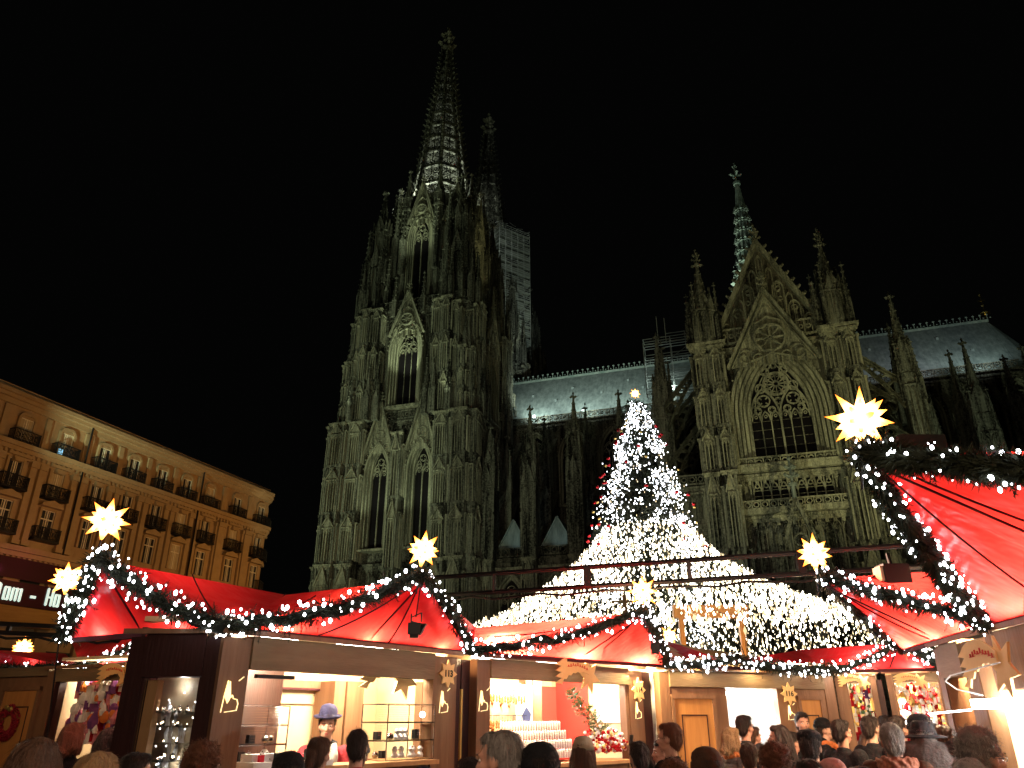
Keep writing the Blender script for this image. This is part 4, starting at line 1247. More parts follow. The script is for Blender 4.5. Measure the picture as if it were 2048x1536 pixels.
def tri_patch(mb, A, B, C_, sag=.06, n=8, up=(0, 0, -1), crease=.010):
    """sagging triangular membrane"""
    A, B, C_ = Vector(A), Vector(B), Vector(C_); up = Vector(up)
    idx = {}; vs = []
    for i in range(n+1):
        for j in range(n+1-i):
            a, b = i/n, j/n; c = 1-a-b
            p = A*a+B*b+C_*c+up*sag*(27*a*b*c)*.55
            t_ = a/max(1e-6, a+c); e_ = min(1, 27*a*b*c+.0)*1.0
            p = p+up*crease*(sin(t_*31+sin(b*7))+.6*sin(t_*67+2))*e_
            # edges scalloped inwards a little
            idx[i, j] = len(vs); vs.append(p)
    fs = []
    for i in range(n):
        for j in range(n-i):
            fs.append((idx[i, j], idx[i+1, j], idx[i, j+1]))
            if j < n-i-1: fs.append((idx[i+1, j], idx[i+1, j+1], idx[i, j+1]))
    mb.add(vs, fs)
def curve_pts(A, B, sag=.08, n=10, up=(0, 0, -1)):
    A, B = Vector(A), Vector(B); u = Vector(up)
    return [A.lerp(B, i/n)+u*sag*4*(i/n)*(1-i/n) for i in range(n+1)]
def tent(lab, A, P_, B, backs, front='red', edge=True, seams=(), lamp=None, inner=.0):
    """pitched canvas roof: front triangle A-P-B, then roof panels listed in backs (triangles)"""
    root = empty('canvas_roof', (A[0], A[1], 0), lab, 'tent roof', 'red canvas roofs over the market stalls')
    o = Vector((A[0], A[1], 0)); g_ = lambda p: Vector(p)-o
    mb = MB(); tri_patch(mb, g_(A), g_(P_), g_(B), .05, 40, (0, 0, 1), .011); mb.build('front_canvas', [M[front]], root, smooth=True)
    for t in backs:
        mb = MB(); tri_patch(mb, g_(t[0]), g_(t[1]), g_(t[2]), .10, 26, (0, 0, -1), .010); mb.build('roof_canvas', [M['red']], root, smooth=True)
    sm = MB()
    a, b = g_(A), g_(B)
    sm.bar(a, b, .03, .045)
    for s, e in seams: sm.tube([g_(p)+Vector((0, 0, .008)) for p in curve_pts(s, e, .05, 8)], .007, 5)
    # frame poles under the canvas
    sm.bar((a+b)/2+Vector((0, 0, .02)), g_(P_)+Vector((0, 0, -.04)), .012)
    sm.build('seam', [M['seam']], root)
    return root
def text_mesh(s, size, depth=.003, bold=0.0):
    cu = bpy.data.curves.new('txt', 'FONT'); cu.body = s; cu.size = size; cu.extrude = depth; cu.align_x = 'CENTER'; cu.align_y = 'CENTER'
    cu.offset = bold
    o = bpy.data.objects.new('txt', cu); COL.objects.link(o)
    dg = bpy.context.evaluated_depsgraph_get(); me = bpy.data.meshes.new_from_object(o.evaluated_get(dg))
    bpy.data.objects.remove(o); bpy.data.curves.remove(cu)
    return me
def put(mesh, name, m, parent, loc, rot=(0, 0, 0)):
    mesh.materials.clear(); mesh.materials.append(m)
    o = link(name, mesh, parent); o.location = loc; o.rotation_euler = rot
    return o
def number_star(parent, fr_loc, rz, num, R=.13):
    """flat wooden star with the stall number"""
    st = MB(); pts = []
    for k in range(16):
        a = pi/2+k*pi/8; r = R if k % 2 == 0 else R*.62
        pts.append((r*cos(a)*1.1, r*sin(a)*1.12))
    st.fpoly(((0, 0, 0), (1, 0), (0, -1)), pts, 0, .015)
    o = st.build('number_star', [M['ply']], parent); o.location = fr_loc
    if num:
        put(text_mesh(num, R*.72, .002, .002), 'number', M['ink'], o, (0, -.018, 0), (pi/2, 0, 0))
    return o
def comet(parent, loc, s=1.0, rz=0.0):
    """cut-out comet: six-pointed star with a curved flaming tail and red lettering"""
    o = empty('comet', loc); o.parent = parent; o.rotation_euler = (0, 0, rz)
    fr = ((0, 0, 0), (1, 0), (0, -1))
    mb = MB(); pts = []
    for k in range(12):
        a = pi/2+.25+k*pi/6; r = .21*s if k % 2 == 0 else .10*s
        pts.append((.17*s+r*cos(a), r*sin(a)))
    mb.fpoly(fr, pts, 0, .02); mb.mi = 0
    up, lo = [], []
    for i in range(13):
        t = i/12; x = .15*s-.52*s*t; zc = .03*s+.10*s*sin(t*pi*.62+.25)-.10*s*t*t
        w = (.05+.10*t)*s
        up.append((x, zc+w)); lo.append((x, zc-w*.8+.03*s*(i % 2)*t))
    mb.fstrip(fr, lo, up, .022, .036)
    for k in range(4):
        z = up[-1][1]-(k+.5)*(up[-1][1]-lo[-1][1])/4
        mb.fpoly(fr, [(-.36*s, z+.035*s), (-.47*s, z-.02*s), (-.36*s, z-.035*s)], .022, .036)
    c = mb.build('comet_board', [M['ply']], o)
    tx = MB(); 
    for i in range(1, 10):
        x0, z0 = up[i][0], (up[i][1]*.55+lo[i][1]*.45)
        tx.fbox(fr, x0-.010*s, x0+.006*s, z0-.018*s, z0+(.006+.006*(i % 3))*s, .037, .042); tx.fbox(fr, x0-.024*s, x0+.02*s, z0-.018*s, z0-.013*s, .037, .042)
    tx.build('lettering', [M['redink']], c)
    return o
def skyline(parent, loc, s=1.0):
    """backlit gilt outline of twin spires over a baseline, with a small comet"""
    fr = ((0, 0, 0), (1, 0), (0, -1)); mb = MB(); w = .005*s
    P0 = [(-.075, -.12), (-.062, 0), (-.045, .10), (-.035, 0), (-.028, .095), (-.008, -.02), (.005, .0), (.018, -.025), (.05, -.03), (.062, -.06), (.055, -.105), (-.045, -.118)]
    for a, b in zip(P0, P0[1:]): mb.fbar(fr, (a[0]*s, a[1]*s), (b[0]*s, b[1]*s), w, 0, .008)
    mb.fpoly(fr, [(-.058*s, -.01*s), (-.046*s, .09*s), (-.035*s, -.005*s), (-.028*s, .085*s), (-.012*s, -.03*s), (-.03*s, -.06*s)], 0, .006)
    mb.fbar(fr, (.045*s, .10*s), (.085*s, .13*s), w, 0, .008)
    o = mb.build('skyline_emblem', [M['logo']], parent); o.location = loc
    return o
def panel_door(parent, x, w, z0=0.1, z1=2.08, y=0.0):
    fr = ((0, y, 0), (1, 0), (0, -1)); mb = MB()
    mb.fbox(fr, x-w/2, x+w/2, z0, z1, 0, .03); d = mb.build('door', [M['door_wood']], parent)
    m2 = MB(); i = w*.16
    for a, b, c, e in ((x-w/2+i, x-w/2+i+.015, z0+.15, z1-.2), (x+w/2-i-.015, x+w/2-i, z0+.15, z1-.2), (x-w/2+i, x+w/2-i, z1-.215, z1-.2), (x-w/2+i, x+w/2-i, z0+.15, z0+.165)):
        m2.fbox(fr, a, b, c, e, .03, .036)
    m2.build('door_moulding', [M['wood_dark']], d)
    m3 = MB(); m3.fbox(fr, x-w/2-.05, x-w/2, z0, z1+.05, 0, .045); m3.fbox(fr, x+w/2, x+w/2+.05, z0, z1+.05, 0, .045); m3.fbox(fr, x-w/2-.05, x+w/2+.05, z1, z1+.05, 0, .05)
    m3.build('door_frame', [M['wood']], d)
    return d
def stall(lab, A, B, post_l, post_r, open0, open1, ztop, depth=2.0, wall='wood', beam='wood_beam', back='pale_panel', light=60, counter=1.05, post_m='wood', lcol=(1, .87, .66), side=None):
    side = side or back
    """market hut: posts, header beam, counter and lit interior. local x runs along the front, y goes in"""
    A = Vector((A[0], A[1], 0)); B = Vector((B[0], B[1], 0)); d = B-A; L = d.length
    root = empty('market_stall', A, lab, 'market stall', 'market stalls in the row', rz=math.atan2(d.y, d.x))
    W = lambda mb, n, m: mb.build(n, [M[m]], root)
    fr = ((0, 0, 0), (1, 0), (0, -1))
    mb = MB(); mb.box(post_l[0], post_l[1], 0, .14, 0, 2.36); W(mb, 'post', post_m)
    mb = MB(); mb.box(post_r[0], post_r[1], 0, .14, 0, 2.36); W(mb, 'post', post_m)
    mb = MB(); mb.box(post_l[1]+.002, post_r[0]-.002, -.02, .12, ztop, 2.38); W(mb, 'header_beam', beam)
    mb = MB(); mb.box(post_l[0]-.05, post_r[1]+.05, -.05, .0-.021, 2.382, 2.42); W(mb, 'eave_rail', 'wood')
    if open0 > post_l[1]+.01: mb = MB(); mb.box(post_l[1]+.002, open0, .01, .11, 0, ztop-.002); W(mb, 'wall_panel', wall)
    if open1 < post_r[0]-.01: mb = MB(); mb.box(open1, post_r[0]-.002, .01, .11, 0, ztop-.002); W(mb, 'wall_panel', wall)
    mb = MB(); mb.box(open0, open1, .02, .1, 0, counter-.04); W(mb, 'counter_front', wall)
    mb = MB(); mb.box(open0, open1, -.12, .5, counter-.038, counter); W(mb, 'counter', 'pine_panel')
    mb = MB(); mb.box(post_l[0]+.02, post_r[1]-.02, depth, depth+.05, 0, 2.5); W(mb, 'back_wall', back)
    mb = MB(); mb.box(post_l[0], post_l[0]+.04, .141, depth, 0, 2.45); W(mb, 'side_wall', side)
    mb = MB(); mb.box(post_r[1]-.04, post_r[1], .141, depth, 0, 2.45); W(mb, 'side_wall', side)
    mb = MB(); mb.box(post_l[0], post_r[1], .15, depth, 2.5, 2.54); W(mb, 'ceiling', back)
    if light:
        M_ = Matrix.Rotation(math.atan2(d.y, d.x), 3, 'Z')
        n = 2 if L > 2 else 1
        for k in range(n):
            x = open0+(open1-open0)*(k+.5)/n
            p = A+M_ @ Vector((x, depth*.28, 2.30)); point('stall_lamp', p, light/n, lcol, .12)
            t_ = MB(); t_.box(x-.3, x+.3, depth*.45-.03, depth*.45+.03, 2.44, 2.49); t_.build('ceiling_lamp', [M['tube_lamp']], root)
    root['L'] = L; del root['L']
    return root
def wp(root, x, y, z):
    a = root.rotation_euler[2]; l = root.location
    return (l[0]+x*cos(a)-y*sin(a), l[1]+x*sin(a)+y*cos(a), z)

# ================================================================== THE TENT ROOFS, GARLANDS AND STARS
E = 2.42
VA, V1, V2, V3 = (-4.1, 7.3, E), (-2.27, 6.33, E), (-.45, 8.75, E), (2.1, 10.95, E)
V4, V5, V6 = (4.9, 12.1, E), (6.2, 11.6, E), (7.35, 10.8, E)
VRL, VR, VRR = (4.2, 8.6, E), (3.75, 6.2, E), (3.2, 2.3, E)
PA, P113, P114 = (-3.42, 6.35, 2.97), (-.84, 7.17, 2.95), (1.57, 9.42, 2.93)
P116, PE, PF = (3.05, 11.25, 2.5), (5.55, 11.45, 2.76), (6.75, 11.0, 2.76)
PR3, PR1 = (3.02, 7.58, 3.02), (2.17, 4.43, 3.24)
BT1, BT2, BT4, BT5 = (-2.51, 8.6, 3.02), (-.44, 9.6, 2.78), (2.58, 13.4, 2.98), (4.87, 13.6, 2.84)
tent('red canvas roof with the farthest left big star on its peak, over the dark-framed display window', VA, PA, V1, [(V1, PA, BT1), (VA, PA, (-4.6, 9.6, 2.9)), (PA, BT1, (-4.6, 9.6, 2.9))], seams=(((-3.0, 7.2, 2.99), V1), (V1, BT1)))
tent('red canvas roof of the stall numbered 113, with a black spotlight hanging in front', V1, P113, V2, [(V1, P113, BT1), (P113, V2, BT2), (P113, BT1, BT2)], seams=(((-2.0, 7.9, 2.9), V1), (P113, (-1.7, 6.95, E)), (P113, (-1.2, 7.7, E))))
tent('red canvas roof glowing orange inside, over the stall with hanging gingerbread', V2, P114, V3, [(V2, P114, BT2), (P114, V3, BT4), (P114, BT2, (1.2, 11.9, 3.0))], front='red', seams=((P114, (.9, 10.15, E)), ((-.2, 9.1, 2.62), (1.3, 9.5, 2.9))))
t116 = tent('low canvas roof coloured lit-yellow over the white-lit stall 116', V3, P116, V4, [(V3, P116, BT4), (P116, V4, BT5)], front='canvas_lit_copy')
mb = MB(); tri_patch(mb, Vector(BT4)-Vector((2.1, 10.95, 0)), Vector((3.9, 12.0, 2.47))-Vector((2.1, 10.95, 0)), Vector((2.2, 11.3, 2.5))-Vector((2.1, 10.95, 0)), .05, 6); mb.build('painted_lit_canvas', [M['canvas_lit_copy']], t116, smooth=True)
mb = MB(); tri_patch(mb, Vector((3.0, 13.6, 2.9))-Vector((2.1, 10.95, 0)), Vector((4.7, 12.3, 2.5))-Vector((2.1, 10.95, 0)), Vector((3.4, 11.9, 2.50))-Vector((2.1, 10.95, 0)), .05, 6); mb.build('painted_lit_canvas', [M['canvas_lit_copy']], t116, smooth=True)
tent('dark red canvas roof low behind the crowd, right of stall 116', V4, PE, V5, [(V4, PE, BT5), (PE, BT5, (6.5, 13.4, 2.95)), (PE, V5, (6.5, 13.4, 2.95))], seams=((V4, (5.6, 12.8, 2.84)),))
tent('small red canvas peak half hidden behind the garlands at the far right', V5, PF, V6, [(V5, PF, (6.9, 12.9, 2.9)), (PF, V6, (7.8, 12.4, 2.9))])
tent('red canvas roof of the right-hand corner stall behind the thick garland crossing', VRL, PR3, VR, [(PR3, VR, (4.9, 7.6, 3.15)), (VRL, PR3, (4.9, 8.2, 3.2)), (PR3, (4.9, 8.2, 3.2), (4.9, 7.6, 3.15))], seams=((PR3, (4.0, 7.5, E)),))
tent('large glossy red canvas roof nearest the viewer at the right edge', VR, PR1, VRR, [(PR1, VR, (4.5, 4.6, 3.3)), (PR1, VRR, (4.5, 4.4, 3.3))], seams=((PR1, (3.62, 5.2, E)), (PR1, (3.45, 3.9, E))))
def G(A, B, lab, r, nb, seed, sag=.05, off=(0, -.05, .03), **k):
    a = Vector(A)+Vector(off); b = Vector(B)+Vector(off)
    return garland(curve_pts(a, b, sag), r, lab, nb, seed=seed, **k)
G(VA, PA, 'lit fir garland down the left outer edge of the leftmost red roof', .11, 80, 1, .02)
G(PA, V1, 'lit fir garland falling right from the leftmost big star to the valley', .115, 95, 2, .09)
G(V1, P113, 'lit fir garland rising from the left valley to the star above stall 113', .11, 105, 3, .10)
G(P113, V2, 'lit fir garland falling steeply right of the star above stall 113', .10, 75, 4, -.06)
G(V2, P114, 'lit fir garland rising right towards the middle star over the orange-lit roof', .10, 110, 5, .10)
G(P114, V3, 'short lit fir garland falling right below the middle star', .11, 80, 6, -.05)
G(V3, P116, 'left half of the flat lit garland over stall 116', .11, 70, 7, .03, dens=700, br=.018)
G(P116, V4, 'right half of the flat lit garland over stall 116', .11, 90, 8, .05, dens=700, br=.018)
G(V4, PE, 'lit garland rising right of stall 116 along the dark red roof', .11, 60, 9, .05, dens=600, br=.018)
G(PE, V5, 'short lit garland left of the far right corner gap', .11, 60, 10, .02, dens=600, br=.018)
G(V5, PF, 'small distant lit garland rising in the far right gap', .10, 40, 11, .02, dens=500, br=.017)
G(PF, V6, 'small distant lit garland ending at the near right stall post', .10, 40, 12, .02, dens=500, br=.017)
G(PR3, VRL, 'lit garland sloping down left from the right-hand star', .085, 75, 13, .06, dens=900)
G(PR3, VR, 'lit garland running right from the right-hand star to the garland crossing', .10, 105, 14, .02)
G(VR, PR1, 'thick lit garland climbing to the biggest star, along the left edge of the near roof', .10, 230, 15, .10, off=(-.03, -.02, .02), dens=2200, br=.0115)
G(PR1, VRR, 'thick dark garland running along the top of the near right roof out of the picture', .11, 130, 16, .06, off=(-.03, 0, .02), dens=3200, br=.0105)
star((PA[0]-.03, PA[1], PA[2]+.33), .20, 'big glowing star on the leftmost red roof peak', 1, tilt=.1)
star((P113[0], P113[1], P113[2]+.27), .185, 'glowing eight-pointed star above stall 113', 2)
star((P114[0]+.02, P114[1], P114[2]+.25), .20, 'glowing star in the middle in front of the light canopy', 3)
star((PR3[0], PR3[1], PR3[2]+.25), .205, 'glowing star at the right on the corner stall peak, black lamp beside it', 5)
star((PR1[0]+.02, PR1[1], PR1[2]+.235), .22, 'largest glowing star, nearest at the right edge', 6, tilt=.15)
star((-4.95, 8.55, 3.18), .20, 'glowing star half hidden behind the leftmost garland', 7, stem=2.9)
star((2.95, 14.9, 3.2), .19, 'small distant star above the lit-yellow coloured canvas roof', 8, power=18, stem=2.9)
star((-9.2, 15.0, 2.98), .24, 'small orange star behind the low roofs at the far left', 9, power=22, stem=2.7)

# ================================================================== THE STALLS
sA = stall('dark brown market stall end with a tall window full of glass ornaments', (-3.05, 6.36), (-2.30, 6.33), (0, .14), (.62, .75), .16, .60, 2.06, 1.6, wall='wood_dark', beam='wood_dark', post_m='wood_dark', back='pine_panel', light=20, counter=1.2, lcol=(1, .95, .85), side='wood_dark')
s113 = stall('brown market stall numbered 113 with a cream-lit jewellery counter', V1, V2, (-.03, .235), (2.44, 2.80), .235, 2.44, 2.13, 1.15, light=270, counter=1.40, lcol=(1, .86, .62))
s114 = stall('brown market stall with a comet sign, selling gingerbread and Christmas baubles', V2, (2.2, 11.45), (.10, .30), (2.85, 3.16), .30, 2.78, 2.18, 1.6, light=190, counter=1.30, lcol=(1, .92, .82))
s116 = stall('brown market stall numbered 116 with a white glaring serving window', (2.1, 11.1), (4.95, 12.3), (-.10, .06), (2.80, 3.0), 1.0, 1.90, 2.17, 1.8, light=170, lcol=(1, .97, .92), back='white')
sE = stall('far market stall hung with red ornaments beside a purple starry cloth', (4.95, 12.3), (7.3, 11.2), (-.05, .12), (.44, .52), .12, .44, 2.26, 1.5, light=30)
sF = stall('far market stall with red shelves and white lamps near the right corner', (5.55, 12.02), (7.3, 11.2), (.0, .08), (.68, .90), .1, .68, 2.26, 1.4, light=60, back='redback' if 'redback' in M else 'pine_panel')
sB = stall('far left market stall with knitted caps and a wreath on its pine door', (-7.6, 11.6), (-4.9, 10.3), (1.44, 1.62), (3.30, 3.45), 1.72, 3.30, 2.22, 1.6, light=70, wall='wood_dark')
sR3 = stall('right corner market stall with a narrow side towards the lane', (4.01, 7.6), (3.82, 6.6), (.0, .14), (.7, .98), .16, .7, 2.1, 1.2, light=0, post_m='wood', back='wood')
sR1 = stall('nearest market stall at the right edge, dazzling white inside, with a comet sign', (3.82, 6.6), (3.2, 2.3), (.0, .30), (4.1, 4.3), .30, 4.1, 1.96, 1.8, light=420, lcol=(1, .95, .88), beam='wood', post_m='pine_panel')
# fillers: plain walls where the huts join
def wallpiece(parent, x0, x1, z0, z1, m, y=.02, d=.06, name='wall_panel'):
    mb = MB(); mb.box(x0, x1, y, y+d, z0, z1); return mb.build(name, [M[m]], parent)
wallpiece(s113, 2.802, 2.98, 0, 2.36, 'wood_dark', .10)
wallpiece(s114, 3.162, 3.7, 0, 2.36, 'wood_dark', .08); wallpiece(s114, -.02, .098, 0, 2.36, 'wood_dark', .12)
mb = MB(); mb.box(2.86, 2.885, -.02, .0, .4, 2.05); mb.build('yellow_strip', [M['goldy']], s113)
wallpiece(s116, .062, .998, 0, 2.165, 'wood', .04); panel_door(s116, .43, .62, .1, 2.02, .035)
wallpiece(s116, 1.902, 2.3, 0, 2.165, 'wood', .012); panel_door(s116, 2.47, .36, .1, 2.02, .008)
wallpiece(sB, -1.5, 1.438, 0, 2.3, 'wood', .04); panel_door(sB, .95, .70, .1, 2.12, .035)
wallpiece(sB, -1.5, 1.43, 2.303, 2.42, 'wood_beam', .0, .1, 'header_beam')
wallpiece(sE, .522, .60, 0, 2.3, 'wood_dark')
# wreath on the far left door
wr = empty('wreath', wp(sB, .86, .02, 1.72), 'dark red round wreath with a yellow bow hanging on the far left door', 'wreath', rz=sB.rotation_euler[2])
M['berry'] = mat('dark_red_berries', (.20, .01, .02), .45)
mb = MB(); rw = random.Random(4)
for k in range(420):
    a = rw.uniform(0, 2*pi); b = rw.uniform(0, 2*pi); r = .165+.055*cos(b)
    mb.octa((r*cos(a), -.03-.045*abs(sin(b)), r*sin(a)), .018)
mb.build('wreath_ring', [M['berry']], wr); mb = MB()
mb.ell((.06, -.09, .17), (.05, .02, .035), 8, 5); mb.ell((-.02, -.09, .19), (.05, .02, .03), 8, 5); mb.build('bow', [M['goldy']], wr)
# signs: numbers, comets, skyline emblems
number_star(s113, (2.62, -.03, 2.19), 0, '113', .125)
number_star(s114, (3.02, -.03, 2.12), 0, '114', .14)
number_star(s116, (2.08, -.03, 2.10), 0, '116', .14)
skyline(s113, (.10, -.012, 1.93), 1.05); skyline(s113, (2.60, -.012, 1.93), .95)
skyline(s114, (.19, -.012, 1.95), .95); skyline(s114, (3.02, -.012, 1.88), .95); skyline(s116, (2.10, -.012, 1.86), .9)
comet(s113, (2.0, .16, 2.13), .95); comet(s114, (1.72, -.10, 2.25), 1.0)
comet(sB, (2.9, -.05, 2.26), .8); comet(sE, (.25, -.05, 2.27), .55); comet(sF, (.35, -.05, 2.27), .55)
comet(sR1, (.62, -.14, 2.10), 1.1)
# interior uprights and panels of stall 113
mb = MB()
for x in (1.02, 1.36): pass
for (x0, x1) in ((1.86, 2.0), (2.03, 2.26)):
    mb = MB(); mb.box(x0, x1, .82, 1.12, .9, 2.12); mb.build('upright', [M['wood']], s113)
mb = MB(); mb.box(2.60, 2.72, .30, .40, .9, 2.12); mb.build('upright', [M['wood']], s113)
wallpiece(s113, .24, 2.43, 2.05, 2.12, 'wood', 1.05, .05, 'rail'); wallpiece(s113, .24, 2.43, 2.03, 2.048, 'seam', 1.05, .05, 'rail')
wallpiece(s113, .24, 2.43, 1.90, 1.905, 'pine_panel', 1.12, .025, 'rail')
wallpiece(s113, .40, .78, 2.07, 2.10, 'black', .10, .05, 'strip_light'); 
rnd_j = random.Random(77)
# jewellery racks: glass boxes with wire frames, chains, busts, boxes
def rack(root, x0, x1, y0, y1, z0, z1, lab, seed, white=.6):
    rnd = random.Random(seed)
    c = wp(root, (x0+x1)/2, (y0+y1)/2, z0)
    r = empty('display_rack', c, lab, 'display case', 'display cases with jewellery', rz=root.rotation_euler[2])
    w, d, h = (x1-x0)/2, (y1-y0)/2, z1-z0
    mb = MB()
    for sx in (-1, 1):
        for sy in (-1, 1): mb.bar((sx*w, sy*d, 0), (sx*w, sy*d, h), .008)
    for z in (0, h*.33, h*.66, h):
        for s in (-1, 1): mb.bar((-w, s*d, z), (w, s*d, z), .006); mb.bar((s*w, -d, z), (s*w, d, z), .006)
    mb.build('wire_frame', [M['silver']], r)
    for z in (h*.33, h*.66): g2 = MB(); g2.box(-w, w, -d, d, z+.004, z+.010); g2.build('glass_shelf', [M['glass']], r)
    it = MB(); dk = MB(); sv = MB()
    n = int((x1-x0)/.018)
    for i in range(n):
        x = -w+(i+.5)*2*w/n; zt = h*.98; l = rnd.uniform(.2, .3)
        for j in range(int(l/.02)): sv.octa((x+rnd.gauss(0, .001), -d*.3, zt-j*.02), .0035)
    for z in (.012, h*.33+.012):
        x = -w+.05
        while x < w-.05:
            k = rnd.random()
            if k < white: it.lathe(8, (x, rnd.uniform(-d*.6, d*.4), z), [(.03, 0), (.035, .02), (.018, .05), (.03, .075), (.012, .1)])
            elif k < white+.2: dk.box(x-.03, x+.03, -.02, .03, z, z+rnd.uniform(.05, .11))
            else: sv.ell((x, rnd.uniform(-d*.5, d*.3), z+.03), (.03, .03, .03), 8, 6)
            x += rnd.uniform(.06, .11)
    it.build('display_bust', [M['white']], r)['kind'] = 'stuff'; dk.build('jewel_box', [M['black']], r)['kind'] = 'stuff'; sv.build('necklace', [M['silver']], r)['kind'] = 'stuff'
    return r
rack(s113, .30, .88, .25, .55, 1.41, 1.86, 'left wire jewellery rack on the counter of stall 113', 1)
rack(s113, 1.78, 2.42, -.05, .3, 1.41, 1.89, 'right glass jewellery case on the counter of stall 113, with a small spot lamp', 2, .45)
jt = empty('jewellery_tray', wp(s113, .62, -.02, 1.402), 'white cloth tray with small silver pieces on the left of the counter of stall 113', 'display tray', rz=s113.rotation_euler[2])
mb = MB(); mb.box(-.3, .5, -.08, .16, 0, .045); mb.box(-.26, .1, .0, .15, .046, .10); mb.build('cloth_tray', [M['white']], jt)
mb = MB()
for k in range(70): mb.octa((rnd_j.uniform(-.28, .48), rnd_j.uniform(-.07, .14), .05+rnd_j.random()*.07), rnd_j.uniform(.005, .012))
mb.build('trinket', [M['silver']], jt)['kind'] = 'stuff'
for k in range(5): mb = MB(); mb.box(-.02, .02, -.015, .015, 0, .05+.012*k); o_ = mb.build('ring_box', [M['black' if k % 2 else 'red']], jt); o_.location = (-.2+k*.15, -.03, .046)
mb = MB(); mb.ell(wp(s113, 2.30, .0, 1.80), (.028,)*3, 8, 6); tag(mb.build('spot_lamp', [M['cool_bulb']]), 'tiny bluish white lamp glaring in the right jewellery case', 'lamp')
# window of ornaments in the dark stall end
rnd = random.Random(8)
gl = MB(); gl.box(.17, .59, .03, .036, .62, 2.04); gl.build('window_pane', [M['glass']], sA)
wallpiece(sA, .17, .25, .62, 2.04, 'pine_panel', .06, .1, 'upright')
shr = empty('ornament_shelves', wp(sA, .42, .22, 1.22), 'glass shelves crowded with silver and white ornaments behind the dark-framed window', 'shelves', rz=sA.rotation_euler[2])
mb = MB(); sb = MB(); wb = MB(); bb = MB()
for z in (.0, .12, .24, .36, .48, .58): mb.box(-.19, .17, -.15, .2, z, z+.008)
mb.build('glass_shelf', [M['glass']], shr)
for z in (.0, .12, .24, .36, .48, .58):
    for k in range(34):
        x, y = rnd.uniform(-.18, .16), rnd.uniform(-.14, .18); s = rnd.uniform(.008, .024)
        t = rnd.random()
        if t < .45: sb.ell((x, y, z+.008+s), (s, s, s*1.3), 8, 6)
        elif t < .8: wb.lathe(6, (x, y, z+.01), [(s, 0), (s*.5, s*2), (s*.9, s*4), (.003, s*6)])
        else: bb.octa((x, y, z+rnd.uniform(.02, .15)), .006)
sb.build('glass_bauble', [M['silver']], shr)['kind'] = 'stuff'; wb.build('figurine', [M['white']], shr)['kind'] = 'stuff'; bb.build('sparkle_bulb', [M['cool_bulb']], shr)['kind'] = 'stuff'
point('shelf_lamp', wp(sA, .40, .25, 2.0), 16, (1, .97, .92), .04); point('shelf_lamp', wp(sA, .40, .12, 1.3), 6, (1, .97, .92), .04)

# stall 114: gingerbread hanging in rows, poster, red cloth wall, fir branch, heap of baubles, candle glasses
M['ginger'] = mat('gingerbread', (.30, .09, .03), .6, noise=(20, (.45, .18, .06)))
M['redcloth'] = mat('red_cloth_wall', (.62, .05, .04), .8)
M['redglass'] = mat('red_bauble', (.6, .02, .03), .12, .6)
M['poster_blue'] = mat('poster_blue_figure', (.06, .09, .25), .7)
wallpiece(s114, .82, 1.36, .9, 2.17, 'pale_panel', .55, .03, 'display_board')
wallpiece(s114, 2.2, 3.1, .9, 2.2, 'redcloth', 1.5, .03, 'cloth_wall')
mb = MB(); mb.box(3.09, 3.11, .35, .75, 1.72, 2.02); mb.build('price_sheet', [M['white']], s114)
mb = MB(); mb.box(3.095, 3.115, .9, 1.5, .9, 2.3); mb.build('cloth_wall', [M['redcloth']], s114)
for x0, x1 in ((1.66, 1.78), (1.80, 1.96)): wallpiece(s114, x0, x1, .9, 2.25, 'wood', .75, .12, 'upright')
wallpiece(s114, 1.24, 1.52, 1.35, 2.15, 'white', .5, .02, 'poster')
mb = MB(); fr = ((.28, .496, 0), (1, 0), (0, -1)); mb.fpoly(fr, [(1.04, 1.8), (1.12, 1.9), (1.2, 1.82), (1.17, 1.7), (1.09, 1.66)], 0, .004); mb.fpoly(fr, [(1.08, 1.66), (1.25, 1.62), (1.25, 1.4), (1.02, 1.4)], 0, .004); mb.build('poster_print', [M['poster_blue']], s114)
hg = empty('hanging_gingerbread', wp(s114, 1.0, .42, 0), 'rows of small red-brown gingerbread figures hanging at the left of the bauble stall', 'gingerbread', rz=s114.rotation_euler[2])
hb = MB(); cdl = MB()
for row, z in enumerate((2.02, 1.74, 1.46, 1.2)):
    cdl.bar((-.3, 0, z+.06), (.32, 0, z+.06), .006)
    for i in range(13):
        x = -.28+i*.047; l = rnd.uniform(.02, .06)
        cdl.bar((x, 0, z+.06), (x, 0, z+.06-l), .002); hb.lathe(6, (x, 0, z-l-.05), [(.004, 0), (.017, .02), (.012, .04), (.016, .06), (.01, .085), (.003, .1)])
        if i % 3 == 0: hb.lathe(6, (x, .12, z-l-.08), [(.004, 0), (.02, .03), (.014, .06), (.003, .1)])
hb.build('gingerbread_piece', [M['ginger']], hg)['kind'] = 'stuff'; cdl.build('hanging_cord', [M['black']], hg)['kind'] = 'stuff'
br = empty('fir_branch', wp(s114, 2.35, .25, 1.58), 'green fir branch standing in the bauble stall, hung with small baubles', 'fir branch', rz=s114.rotation_euler[2])
M['firgreen'] = mat('bright_fir', (.07, .17, .07), .6, noise=(14, (.04, .10, .045)))
mb = MB(); nd = MB(); mb.tube([(.25, 0, 0), (-.1, 0, .55), (-.45, .05, .85)], [.012, .009, .004], 6)
